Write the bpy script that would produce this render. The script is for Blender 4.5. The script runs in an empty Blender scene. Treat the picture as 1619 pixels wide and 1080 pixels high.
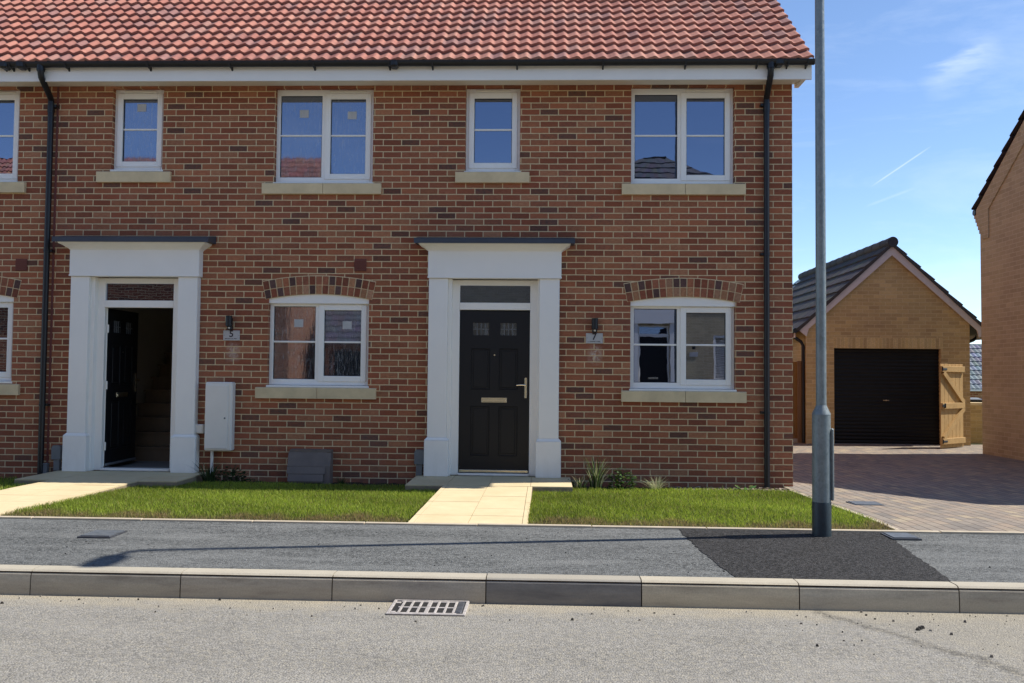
import bpy, math, random
import numpy as np
from mathutils import Vector, Matrix
random.seed(7); rng = np.random.default_rng(7)
R = math.radians
S = bpy.context.scene
COL = S.collection

# ------------------------------------------------------------------ camera
F, YAW, PIT, ROL = 1390.0, .037, math.atan(.038), .0095
CAM = Vector((0, -10.6, 1.41))
fw = Vector((-math.sin(YAW)*math.cos(PIT), math.cos(YAW)*math.cos(PIT), math.sin(PIT)))
r0 = Vector((math.cos(YAW), math.sin(YAW), 0)); u0 = r0.cross(fw)
rt = r0*math.cos(ROL) + u0*math.sin(ROL); up = u0*math.cos(ROL) - r0*math.sin(ROL)
cd = bpy.data.cameras.new('camera'); cam = bpy.data.objects.new('camera', cd); COL.objects.link(cam)
cd.sensor_width = 36; cd.lens = F/1619*36; cd.clip_end = 3000; cd.clip_start = .05
mt = Matrix((rt, up, -fw)).transposed().to_4x4(); mt.translation = CAM
cam.matrix_world = mt
S.camera = cam
# ------------------------------------------------------------------ sun, sky, exposure
EL, AZ = R(52), R(10.6)                     # sun 52 deg high, from the right and a little behind the houses
SV = Vector((math.cos(EL)*math.cos(AZ), math.cos(EL)*math.sin(AZ), math.sin(EL)))
sd = bpy.data.lights.new('sun', 'SUN'); sd.energy = 5.0; sd.angle = R(.5); sd.color = (1, .94, .84)
so = bpy.data.objects.new('sun', sd); COL.objects.link(so)
so.rotation_euler = SV.to_track_quat('Z', 'Y').to_euler()
S.view_settings.view_transform = 'Standard'; S.view_settings.look = 'None'
S.view_settings.exposure = 0.42; S.view_settings.gamma = 1
W = bpy.data.worlds.new('World'); S.world = W; W.use_nodes = True
SKY_ROT = R(90) - AZ
def world():
    nt = W.node_tree; N = nt.nodes; L = nt.links
    bg = N['Background']; bg.inputs[1].default_value = .15
    sky = N.new('ShaderNodeTexSky'); sky.sky_type = 'NISHITA'; sky.sun_disc = False
    sky.sun_elevation = EL; sky.sun_rotation = SKY_ROT
    sky.air_density = .74; sky.dust_density = .0; sky.ozone_density = 3.0; sky.altitude = 30
    tc = N.new('ShaderNodeTexCoord')
    def m(op, a, b=None, c=None, clamp=False):
        n = N.new('ShaderNodeMath'); n.operation = op; n.use_clamp = clamp
        for i, v in enumerate((a, b, c)):
            if v is None: continue
            if isinstance(v, (int, float)): n.inputs[i].default_value = v
            else: L.new(v, n.inputs[i])
        return n.outputs[0]
    def dot(v):
        n = N.new('ShaderNodeVectorMath'); n.operation = 'DOT_PRODUCT'; L.new(tc.outputs['Generated'], n.inputs[0])
        n.inputs[1].default_value = v; return n.outputs['Value']
    # thin cirrus: stretched noise on the sky's direction
    mp = N.new('ShaderNodeMapping'); mp.inputs['Rotation'].default_value = (.3, .5, .4); mp.inputs['Scale'].default_value = (1.2, 2.2, 7)
    L.new(tc.outputs['Generated'], mp.inputs[0])
    n1 = N.new('ShaderNodeTexNoise'); n1.inputs['Scale'].default_value = 1.7; n1.inputs['Detail'].default_value = 8
    n1.inputs['Roughness'].default_value = .62; n1.inputs['Distortion'].default_value = .8
    L.new(mp.outputs[0], n1.inputs['Vector'])
    mr = N.new('ShaderNodeMapRange'); mr.inputs[1].default_value = .48; mr.inputs[2].default_value = .85
    mr.inputs[3].default_value = 0; mr.inputs[4].default_value = .24
    L.new(n1.outputs[0], mr.inputs[0])
    fac = mr.outputs[0]
    # one feathery wisp and two faint vapour trails, each at its own bearing in the sky
    def dirv(x, y):
        d = fw*F + rt*(x-809.5) - up*(y-540); return d.normalized()
    def streak(p, q, w, s, ragged=0):
        a, b = dirv(*p), dirv(*q); mid = ((a+b)/2).normalized(); al = (b-a); ln = al.length/2; al.normalize()
        nn = mid.cross(al).normalized()
        across = dot(nn); along = m('ABSOLUTE', dot(al)); along = m('SUBTRACT', along, 0)
        al0 = m('ABSOLUTE', m('SUBTRACT', dot(al), float(mid.dot(al))))
        if ragged:
            nz = N.new('ShaderNodeTexNoise'); nz.inputs['Scale'].default_value = 14; nz.inputs['Detail'].default_value = 6
            L.new(mp.outputs[0], nz.inputs['Vector'])
            across = m('ADD', across, m('MULTIPLY', m('SUBTRACT', nz.outputs[0], .5), ragged))
        e1 = m('SUBTRACT', 1, m('DIVIDE', m('ABSOLUTE', across), w), clamp=True)
        e2 = m('SUBTRACT', 1.0, m('DIVIDE', al0, ln), clamp=True)
        e2 = m('MINIMUM', m('MULTIPLY', e2, 2.2), 1.0)
        front = m('GREATER_THAN', dot(mid), .5)
        v = m('MULTIPLY', m('MULTIPLY', e1, e2), m('MULTIPLY', front, s))
        if ragged: v = m('MULTIPLY', v, m('MULTIPLY', nz.outputs[0], 1.6))
        return v
    for a in (((1376, 296), (1474, 230), .0011, .30), ((1365, 328), (1450, 296), (.002), .10), ((1300, 268), (1395, 330), .003, .0)):
        if a[3]: fac = m('ADD', fac, streak(*a))
    fac = m('ADD', fac, streak((1455, 145), (1590, 75), .02, .17, .06))
    fac = m('ADD', fac, streak((1478, 118), (1560, 92), .010, .13, .03))
    fac = m('MINIMUM', fac, .9)
    mx = N.new('ShaderNodeMix'); mx.data_type = 'RGBA'
    L.new(fac, mx.inputs[0]); L.new(sky.outputs[0], mx.inputs[6]); mx.inputs[7].default_value = (6.4, 6.9, 7.4, 1)
    L.new(mx.outputs[2], bg.inputs[0])
world()

# ------------------------------------------------------------------ material helpers
class NT:
    def __init__(s, name):
        s.m = bpy.data.materials.new(name); s.m.use_nodes = True
        s.N = s.m.node_tree.nodes; s.L = s.m.node_tree.links; s.b = s.N['Principled BSDF']
    def n(s, t, **kw):
        n = s.N.new(t)
        for k, v in kw.items(): setattr(n, k, v)
        return n
    def put(s, sock, v):
        if v is None: return
        if hasattr(v, 'is_linked') or hasattr(v, 'links'): s.L.new(v, sock)
        elif isinstance(v, (tuple, list)) and len(v) == 3 and sock.type == 'RGBA': sock.default_value = (*v, 1)
        else: sock.default_value = v
    def math(s, op, a, b=None, c=None, clamp=False):
        n = s.n('ShaderNodeMath', operation=op, use_clamp=clamp)
        for i, v in enumerate((a, b, c)): s.put(n.inputs[i], v)
        return n.outputs[0]
    def mix(s, f, a, b, mode='MIX'):
        n = s.n('ShaderNodeMix', data_type='RGBA', blend_type=mode)
        s.put(n.inputs[0], f); s.put(n.inputs[6], a); s.put(n.inputs[7], b); return n.outputs[2]
    def noise(s, scale, detail=4, rough=.55, vec=None, dist=0, dims='3D'):
        n = s.n('ShaderNodeTexNoise', noise_dimensions=dims); n.inputs['Scale'].default_value = scale
        n.inputs['Detail'].default_value = detail; n.inputs['Roughness'].default_value = rough; n.inputs['Distortion'].default_value = dist
        s.L.new(vec if vec is not None else s.pos(), n.inputs['Vector']); return n.outputs[0]
    def pos(s):
        if not hasattr(s, '_p'): s._p = s.n('ShaderNodeNewGeometry')
        return s._p.outputs['Position']
    def scl(s, v):
        n = s.n('ShaderNodeVectorMath', operation='MULTIPLY'); s.L.new(s.pos(), n.inputs[0]); n.inputs[1].default_value = v; return n.outputs[0]
    def xyz(s):
        n = s.n('ShaderNodeSeparateXYZ'); s.L.new(s.pos(), n.inputs[0]); return n.outputs
    def rng(s, v, a, b, c=0., d=1.):
        n = s.n('ShaderNodeMapRange'); s.put(n.inputs[0], v)
        for i, q in enumerate((a, b, c, d)): n.inputs[i+1].default_value = q
        return n.outputs[0]
    def ramp(s, v, stops, interp='LINEAR'):
        n = s.n('ShaderNodeValToRGB'); e = n.color_ramp.elements; n.color_ramp.interpolation = interp
        while len(e) < len(stops): e.new(.5)
        for el, (p, c) in zip(e, stops): el.position = p; el.color = (*c, 1)
        s.put(n.inputs[0], v); return n.outputs[0]
    def bump(s, h, strength=.4, dist=.01):
        n = s.n('ShaderNodeBump'); n.inputs['Strength'].default_value = strength; n.inputs['Distance'].default_value = dist
        s.L.new(h, n.inputs['Height']); s.L.new(n.outputs[0], s.b.inputs['Normal'])
    def out(s, col=None, rough=None, metal=None, spec=None):
        s.put(s.b.inputs['Base Color'], col); s.put(s.b.inputs['Roughness'], rough)
        s.put(s.b.inputs['Metallic'], metal); s.put(s.b.inputs['Specular IOR Level'], spec)
        return s.m
    def attr(s, name='tint'):
        n = s.n('ShaderNodeAttribute', attribute_name=name); return n

def simple(name, col, rough=.5, metal=0, var=.12, vs=6, bump=0, bs=200, spec=.5, dirt=0):
    t = NT(name)
    v = t.noise(vs, 5, .6)
    c = t.mix(t.rng(v, .3, .75), tuple(x*(1-var) for x in col), tuple(min(1, x*(1+var)) for x in col))
    if dirt:
        z = t.xyz()[2]
        d = t.math('MULTIPLY', t.rng(z, .75, .2), t.rng(t.noise(9, 6, .7, t.scl((1, 1, .4))), .42, .75), clamp=True)
        c = t.mix(t.math('MULTIPLY', d, dirt), c, (.3, .24, .17))
    if bump: t.bump(t.noise(bs, 3), bump, .004)
    return t.out(c, rough, metal, spec)

def white_noise(t, a, b, off=0):
    n = t.n('ShaderNodeTexWhiteNoise', noise_dimensions='3D'); cb = t.n('ShaderNodeCombineXYZ')
    t.put(cb.inputs[0], a); t.put(cb.inputs[1], b); cb.inputs[2].default_value = off
    t.L.new(cb.outputs[0], n.inputs[0]); return n.outputs['Value']

def brick(name, stops, mortar, x0=2.96, bw=.225, bh=.075, joint=.010, z0=0., interior=.35, half=True, bumpk=.6, efflo=.0, tone=(.72, 1.22)):
    """stretcher-bond brickwork in metres; u runs along the wall whichever way the wall faces"""
    t = NT(name); X, Y, Z = t.xyz()
    nrm = t.n('ShaderNodeSeparateXYZ'); t.L.new(t._p.outputs['Normal'], nrm.inputs[0])
    side = t.math('GREATER_THAN', t.math('ABSOLUTE', nrm.outputs[0]), .7)
    u = t.math('ADD', t.math('MULTIPLY', X, t.math('SUBTRACT', 1, side)), t.math('MULTIPLY', t.math('ADD', Y, x0+.1125), side))
    wob = t.math('MULTIPLY', t.math('SUBTRACT', t.noise(3.1, 3), .5), .006)
    wob2 = t.math('MULTIPLY', t.math('SUBTRACT', t.noise(45, 3), .5), .004)
    zz = t.math('ADD', t.math('SUBTRACT', Z, z0), t.math('ADD', wob, wob2))
    rowf = t.math('DIVIDE', zz, bh); row = t.math('FLOOR', rowf)
    vf = t.math('SUBTRACT', rowf, row)
    off = t.math('MULTIPLY', t.math('FLOORED_MODULO', row, 2), .5 if half else .5)
    jit = t.math('MULTIPLY', t.math('SUBTRACT', white_noise(t, row, 3.3), .5), .03)
    uf = t.math('ADD', t.math('ADD', t.math('DIVIDE', t.math('ADD', t.math('SUBTRACT', u, x0), wob2), bw), off), jit)
    cl = t.math('FLOOR', uf); fu = t.math('SUBTRACT', uf, cl)
    du = t.math('MULTIPLY', t.math('MINIMUM', fu, t.math('SUBTRACT', 1, fu)), bw)
    dv = t.math('MULTIPLY', t.math('MINIMUM', vf, t.math('SUBTRACT', 1, vf)), bh)
    d = t.math('MINIMUM', du, dv)
    mk = t.rng(d, joint/2-.0015, joint/2+.0015)          # 1 = brick
    wn = white_noise(t, cl, row, 1.7)
    wn2 = white_noise(t, cl, row, 9.1)
    base = t.ramp(wn, stops)
    n1 = t.noise(22, 5, .65, t.scl((1, 1, 2.2)))
    n2 = t.noise(260, 3, .6)
    base = t.mix(t.math('MULTIPLY', t.rng(n1, .35, .7), interior), base, t.ramp(t.math('FRACT', t.math('ADD', wn, .31)), stops))
    base = t.mix(t.rng(t.noise(.8, 4, .6), .35, .7), t.mix(1, base, (.90, .88, .90), 'MULTIPLY'), t.mix(1, base, (1.1, 1.12, 1.1), 'MULTIPLY'))
    base = t.mix(t.rng(t.noise(55, 4, .7, t.scl((.5, 1, 1.6))), .32, .72, 0, .5), base, t.mix(1, base, (.60, .53, .50), 'MULTIPLY'))
    base = t.mix(.55, base, t.mix(wn2, (tone[0],)*3, (tone[1],)*3), 'MULTIPLY')
    base = t.mix(t.rng(n2, .35, .7, 0, .22), base, (.12, .08, .06))
    if efflo: base = t.mix(t.math('MULTIPLY', t.rng(t.noise(1.3, 6, .7), .52, .8), efflo), base, (.42, .36, .31))
    if name == 'red_brick':   # pale drilling-dust smears below the two number plates and splash dirt on the lowest courses
        for sx in (.61, -3.80):
            e = t.math('MULTIPLY', t.math('SUBTRACT', 1, t.math('DIVIDE', t.math('ABSOLUTE', t.math('SUBTRACT', X, sx)), .10), clamp=True), t.math('SUBTRACT', 1, t.math('DIVIDE', t.math('ABSOLUTE', t.math('SUBTRACT', Z, 1.66)), .14), clamp=True))
            base = t.mix(t.math('MULTIPLY', t.math('MULTIPLY', e, 1.5), t.rng(t.noise(26, 4, .7), .4, .62)), base, (.58, .48, .40))
        dirt = t.math('MULTIPLY', t.rng(Z, .42, .12), t.rng(t.noise(6, 6, .75), .38, .62))
        base = t.mix(t.math('MULTIPLY', dirt, .45), base, (.10, .075, .06))
    mc = t.mix(t.rng(t.noise(30, 4), .3, .7), tuple(q*.82 for q in mortar), mortar)
    c = t.mix(mk, mc, base)
    h = t.math('ADD', t.math('MULTIPLY', mk, 1.0), t.math('ADD', t.math('MULTIPLY', n1, .5), t.math('MULTIPLY', n2, .25)))
    t.bump(h, bumpk, .006)
    return t.out(c, .9, 0, .25)

RED = [(0, (.10, .065, .056)), (.06, (.13, .074, .056)), (.10, (.25, .082, .046)), (.34, (.34, .104, .052)), (.52, (.42, .146, .07)),
       (.66, (.33, .100, .054)), (.82, (.46, .178, .086)), (.95, (.50, .24, .125)), (1, (.38, .125, .064))]
BUFF = [(0, (.64, .455, .205)), (.3, (.58, .41, .185)), (.6, (.69, .505, .24)), (.85, (.54, .375, .175)), (1, (.62, .45, .22))]
M = {}
M['red'] = brick('red_brick', RED, (.72, .555, .33), joint=.0115, interior=.6, efflo=.10)
M['buff'] = brick('buff_brick', BUFF, (.66, .51, .31), x0=5.27, z0=.02, interior=.3, joint=.009, tone=(.8, 1.15))
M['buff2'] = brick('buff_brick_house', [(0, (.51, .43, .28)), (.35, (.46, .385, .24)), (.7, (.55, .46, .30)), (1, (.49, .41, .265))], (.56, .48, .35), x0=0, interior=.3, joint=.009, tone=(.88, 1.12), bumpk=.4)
def tintmat(name, rough=.85, vs=40, k=.25, bump=.3, spec=.3, bs=180):
    t = NT(name); a = t.attr()
    v = t.noise(vs, 5, .65)
    c = t.mix(t.rng(v, .3, .72), t.mix(1, a.outputs['Color'], (1-k, 1-k, 1-k), 'MULTIPLY'), t.mix(1, a.outputs['Color'], (1+k, 1+k, 1+k), 'MULTIPLY'))
    if bump: t.bump(t.noise(bs, 4), bump, .004)
    return t.out(c, rough, 0, spec)
M['vouss'] = tintmat('arch_brick')
M['mortar'] = simple('mortar', (.70, .54, .32), .95, var=.2, vs=40, bump=.5)
M['pantile'] = tintmat('clay_pantile', .8, 14, .16, .25)
M['greytile'] = tintmat('grey_concrete_tile', .75, 20, .2, .3)
M['white'] = simple('white_paint', (.90, .86, .79), .45, var=.03, vs=3)
M['upvc'] = simple('white_upvc', (.90, .87, .81), .3, var=.02)
M['soffit'] = simple('soffit_board', (.84, .79, .68), .5, var=.03)
M['surround'] = simple('painted_surround', (.88, .85, .79), .5, var=.03, vs=2, dirt=.14)
M['black'] = simple('black_plastic', (.008, .0085, .010), .45, var=.2)
M['pipe'] = simple('black_pipe', (.006, .007, .010), .4, var=.2, vs=12)
M['lead'] = simple('grey_canopy_roof', (.045, .055, .075), .5, var=.15)
M['stone'] = simple('cast_stone', (.70, .56, .34), .88, var=.12, vs=5, bump=.25)
M['chrome'] = simple('chrome', (.82, .74, .58), .22, 1, var=.03)
M['grey'] = simple('grey_plastic', (.16, .17, .18), .5, var=.1)
M['meter'] = simple('meter_box_white', (.80, .76, .69), .4, var=.04, vs=3, dirt=.1)
M['gasbox'] = simple('brown_grey_plastic', (.17, .135, .115), .6, var=.15, bump=.1)
M['vent'] = simple('terracotta_vent', (.16, .045, .03), .7)
M['joint'] = simple('red_sealant', (.17, .05, .04), .7)
M['plaster'] = simple('plaster', (.50, .45, .38), .8, var=.04)
M['floor'] = simple('hall_floor', (.28, .27, .25), .6)
M['stair'] = simple('stair_timber', (.22, .145, .085), .6)
M['plate'] = simple('sign_plate', (.50, .50, .50), .35, .2, var=.06, vs=20)
M['ink'] = simple('sign_ink', (.03, .022, .03), .5)
M['paper'] = simple('paper_sticker', (.50, .50, .49), .6)
M['barge'] = simple('white_bargeboard', (.62, .56, .54), .55, var=.06)
def door_mat():
    t = NT('black_door')
    g = t.noise(30, 5, .6, t.scl((6, 6, .6)))
    t.bump(g, .12, .002)
    return t.out(t.mix(g, (.007, .007, .009), (.013, .013, .015)), .42, 0, .35)
M['door'] = door_mat()
def garage_door_mat():
    t = NT('black_roller_door'); z = t.xyz()[2]
    return t.out(t.mix(t.noise(8, 4), (.004, .004, .005), (.009, .009, .01)), .5, 0, .3)
M['roller'] = garage_door_mat()
def wood(name, a, b, sc=(14, 14, 1.2), rough=.75):
    t = NT(name); v = t.scl(sc)
    n1 = t.noise(5, 6, .7, v, .6); n2 = t.noise(2.5, 2)
    c = t.mix(t.rng(n1, .32, .7), a, b); c = t.mix(t.rng(n2, .35, .75, 0, .35), c, tuple(q*.6 for q in a))
    t.bump(n1, .3, .003); return t.out(c, rough, 0, .3)
M['gatewood'] = wood('treated_timber', (.36, .22, .085), (.56, .38, .17))
M['fencewood'] = wood('fence_timber', (.24, .12, .035), (.34, .19, .06))
def galv():
    t = NT('galvanised_steel')
    v = t.n('ShaderNodeTexVoronoi'); v.inputs['Scale'].default_value = 70; t.L.new(t.scl((1, 1, .6)), v.inputs['Vector'])
    sp = t.n('ShaderNodeSeparateColor'); t.L.new(v.outputs['Color'], sp.inputs[0])
    c = t.mix(sp.outputs[0], (.17, .20, .205), (.25, .285, .29)); c = t.mix(t.rng(t.noise(6, 6, .7), .4, .75, 0, .6), c, (.31, .34, .34))
    t.bump(t.noise(220, 3), .12, .002)
    return t.out(c, t.rng(sp.outputs[0], 0, 1, .42, .6), .45, .5)
M['galv'] = galv()
M['bandpaint'] = simple('slate_blue_base_paint', (.024, .040, .050), .42, var=.3, vs=14)
def asphalt(name, a, b, gs=150, spec=.3, bumpk=.7, dust=None, patch=None, lo=.2):
    t = NT(name)
    v1 = t.n('ShaderNodeTexVoronoi'); v1.inputs['Scale'].default_value = gs; t.L.new(t.pos(), v1.inputs['Vector'])
    v2 = t.n('ShaderNodeTexVoronoi'); v2.inputs['Scale'].default_value = gs*2.3; t.L.new(t.pos(), v2.inputs['Vector'])
    s1 = t.n('ShaderNodeSeparateColor'); t.L.new(v1.outputs['Color'], s1.inputs[0])
    g = t.math('ADD', t.math('MULTIPLY', s1.outputs[0], .7), t.math('MULTIPLY', t.noise(gs*1.7, 3), .5))
    c = t.mix(t.rng(g, lo, 1.05 if lo > .3 else 1.0), a, b)
    n = t.noise(1.1, 6, .68, t.scl((.55, 1.8, 1))); c = t.mix(t.rng(n, .38, .7, 0, .35 if lo < .3 else .0), c, tuple(min(1, q*1.15) for q in b))
    n3 = t.noise(3.2, 6, .75); c = t.mix(t.rng(n3, .5, .78, 0, .28), c, tuple(q*.55 for q in a))
    if dust: c = dust(t, c)
    h = t.math('SUBTRACT', t.math('MULTIPLY', s1.outputs[1], .6), t.math('MULTIPLY', v1.outputs['Distance'], 1.5))
    h = t.math('ADD', h, t.math('MULTIPLY', t.noise(gs*2, 3), .6))
    t.bump(h, bumpk, .006)
    return t.out(c, .88, 0, spec)
def road_dust(t, c):
    x, y, z = t.xyz()
    n = t.noise(5, 7, .72, t.scl((.8, 1.2, 1)))
    near = t.math('ADD', t.rng(y, -5.75, -5.22, -.1, .95), t.math('MULTIPLY', t.math('SUBTRACT', n, .5), 1.5))
    c = t.mix(t.rng(near, .3, 1.0, 0, .8), c, (.38, .33, .24))
    # sandy film to the right of the old trench line
    lx = t.math('ADD', t.math('SUBTRACT', x, 1.75), t.math('MULTIPLY', t.math('ADD', y, 5.5), .52))
    ln = t.math('ADD', lx, t.math('MULTIPLY', t.math('SUBTRACT', t.noise(4, 6, .7), .5), .35))
    c = t.mix(t.rng(ln, -.05, .3, 0, .55), c, t.mix(t.noise(8, 5), (.30, .265, .20), (.245, .23, .20)))
    ed = t.math('SUBTRACT', 1, t.math('DIVIDE', t.math('ABSOLUTE', t.math('SUBTRACT', ln, .02)), .07), clamp=True)
    ed = t.math('MULTIPLY', ed, t.rng(t.noise(30, 5, .8), .36, .5))
    c = t.mix(t.math('MULTIPLY', ed, .75), c, (.075, .07, .06))
    f = t.rng(t.noise(38, 5, .8), .5, .62, 0, .6); return t.mix(f, c, (.37, .335, .26))
def pave_dust(t, c):
    x, y, z = t.xyz()
    n = t.noise(2.2, 7, .7, t.scl((.5, 2.6, 1)))
    return t.mix(t.rng(n, .48, .72, 0, .55), c, (.235, .24, .235))
M['road'] = asphalt('road_asphalt', (.13, .125, .113), (.32, .305, .278), 95, dust=road_dust, bumpk=.75)
M['pave'] = asphalt('pavement_asphalt', (.022, .024, .025), (.19, .197, .195), 85, dust=pave_dust, bumpk=.8)
M['patch'] = asphalt('new_asphalt_patch', (.0015, .0015, .0016), (.075, .073, .075), 100, spec=.4, lo=.42, bumpk=.9)
def kerb_mat():
    t = NT('kerb_concrete'); a = t.attr(); z = t.xyz()[2]
    n = t.noise(3.5, 6, .65, t.scl((.7, 1, 4))); n2 = t.noise(120, 3)
    c = t.mix(t.rng(n, .35, .7), t.mix(1, a.outputs['Color'], (.62, .6, .6), 'MULTIPLY'), t.mix(1, a.outputs['Color'], (1.1, 1.1, 1.1), 'MULTIPLY'))
    top = t.rng(z, .158, .172); c = t.mix(t.math('MULTIPLY', top, .75), c, (.41, .375, .30))  # top and face coloured apart to follow how light falls on each
    st = t.math('MULTIPLY', t.rng(z, .15, .04), t.rng(n, .4, .6)); c = t.mix(t.math('MULTIPLY', st, .35), c, (.27, .22, .15))
    c = t.mix(t.rng(n2, .3, .7, 0, .25), c, (.12, .11, .1)); t.bump(n2, .25, .003)
    return t.out(c, .85, 0, .3)
M['kerb'] = kerb_mat()
def flag_mat():
    t = NT('buff_paving_flags'); x, y, z = t.xyz()
    n = t.noise(2.5, 6, .65); n2 = t.noise(170, 3)
    c = t.mix(t.rng(n, .32, .7), (.58, .47, .28), (.68, .57, .36))
    c = t.mix(t.rng(n2, .35, .7, 0, .15), c, (.36, .28, .18)); t.bump(n2, .2, .002)
    return t.out(c, .85, 0, .3)
M['flag'] = flag_mat()
M['flagedge'] = simple('flag_edge', (.28, .22, .15), .9, var=.2, vs=12, bump=.3)
M['edging'] = simple('edging_concrete', (.48, .41, .31), .9, var=.15, vs=6, bump=.3)
def soil_mat():
    t = NT('bed_soil'); n = t.noise(28, 6, .75)
    t.bump(n, 1, .03); return t.out(t.mix(t.rng(n, .3, .7), (.018, .014, .01), (.085, .062, .045)), .95, 0, .2)
M['soil'] = soil_mat()
def turf_mat():
    t = NT('turf_base'); n = t.noise(40, 6, .7)
    return t.out(t.mix(t.rng(n, .3, .7), (.018, .026, .008), (.06, .055, .022)), .95, 0, .2)
M['turf'] = turf_mat()
def grass_mat():
    t = NT('grass_blades'); a = t.attr()
    t.out(a.outputs['Color'], .55, 0, .3)
    tr = t.n('ShaderNodeBsdfTranslucent'); t.L.new(a.outputs['Color'], tr.inputs[0])
    ms = t.n('ShaderNodeMixShader'); ms.inputs[0].default_value = .5
    t.L.new(t.b.outputs[0], ms.inputs[1]); t.L.new(tr.outputs[0], ms.inputs[2]); t.L.new(ms.outputs[0], t.N['Material Output'].inputs[0])
    return t.m
M['grass'] = grass_mat()
def block_mat():
    """brindle paving blocks 200 x 100 laid along the drive"""
    t = NT('block_paving'); X, Y, Z = t.xyz()
    r = t.math('DIVIDE', X, .1); row = t.math('FLOOR', r); vf = t.math('SUBTRACT', r, row)
    uf = t.math('ADD', t.math('DIVIDE', Y, .2), t.math('MULTIPLY', t.math('FLOORED_MODULO', row, 2), .5)); cl = t.math('FLOOR', uf); fu = t.math('SUBTRACT', uf, cl)
    d = t.math('MINIMUM', t.math('MULTIPLY', t.math('MINIMUM', vf, t.math('SUBTRACT', 1, vf)), .1), t.math('MULTIPLY', t.math('MINIMUM', fu, t.math('SUBTRACT', 1, fu)), .2))
    mk = t.rng(d, .0015, .0055)
    wn = white_noise(t, cl, row, 2.2)
    c = t.ramp(wn, [(0, (.17, .155, .14)), (.3, (.26, .225, .19)), (.55, (.31, .24, .18)), (.75, (.21, .185, .165)), (.9, (.38, .31, .21)), (1, (.27, .23, .19))])
    c = t.mix(t.rng(t.noise(1.2, 5, .7), .4, .7, 0, .45), c, (.33, .28, .22))
    c = t.mix(t.rng(t.noise(150, 3), .35, .7, 0, .3), c, (.12, .09, .08))
    c = t.mix(mk, (.06, .05, .042), c)
    t.bump(t.math('ADD', mk, t.math('MULTIPLY', wn, .35)), .6, .008)
    return t.out(c, .85, 0, .3)
M['block'] = block_mat()
M['concrete'] = simple('concrete', (.42, .38, .31), .9, var=.15, vs=3, bump=.3)
M['iron'] = simple('cast_iron', (.10, .105, .12), .5, .5, var=.35, vs=25, bump=.4, bs=90)
M['grate'] = simple('worn_iron_grate', (.52, .48, .45), .55, .4, var=.3, vs=30, bump=.3)
M['pit_shade'] = simple('drain_shade', (.01, .009, .009), .9)  # near-black colour for the shade inside the gully
M['cover'] = simple('slate_grey_cover', (.13, .145, .165), .45, .2, var=.25, vs=20)
def glass(name, tint=(.26, .28, .29), refl=.31, film=False):
    t = NT(name); N, L = t.N, t.L
    tr = t.n('ShaderNodeBsdfTransparent'); tr.inputs[0].default_value = (*tint, 1)
    gl = t.n('ShaderNodeBsdfGlossy'); gl.inputs['Roughness'].default_value = .03 if film else .004; gl.inputs[0].default_value = (.68, .76, 1, 1)
    lw = t.n('ShaderNodeFresnel'); lw.inputs['IOR'].default_value = 1.5
    f = t.math('ADD', t.math('MULTIPLY', lw.outputs[0], .9), refl-.036)
    bp = t.n('ShaderNodeBump'); bp.inputs['Strength'].default_value = .05 if not film else .025; bp.inputs['Distance'].default_value = .01
    L.new(t.noise(2.2 if not film else 9, 3, .5, t.scl((2, 1, .5) if film else (1, 1, 1))), bp.inputs['Height']); L.new(bp.outputs[0], gl.inputs['Normal'])
    ms = t.n('ShaderNodeMixShader'); L.new(f, ms.inputs[0]); L.new(tr.outputs[0], ms.inputs[1]); L.new(gl.outputs[0], ms.inputs[2])
    last = ms.outputs[0]
    if film:
        df = t.n('ShaderNodeBsdfDiffuse'); df.inputs[0].default_value = (.75, .78, .8, 1)
        st = t.noise(6, 7, .8, t.scl((6, 1, .8)), 2.2); m2 = t.n('ShaderNodeMixShader')
        L.new(t.rng(st, .50, .68, .02, .30), m2.inputs[0]); L.new(last, m2.inputs[1]); L.new(df.outputs[0], m2.inputs[2]); last = m2.outputs[0]
    L.new(last, N['Material Output'].inputs[0]); return t.m
M['glass'] = glass('window_glass'); M['film'] = glass('filmed_glass', film=True)
M['obscure'] = glass('door_light_glass', (.35, .36, .34), .10, True)
M['hipgrey'] = simple('far_roof_tiles', (.10, .11, .13), .7, var=.3, vs=8)

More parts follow.
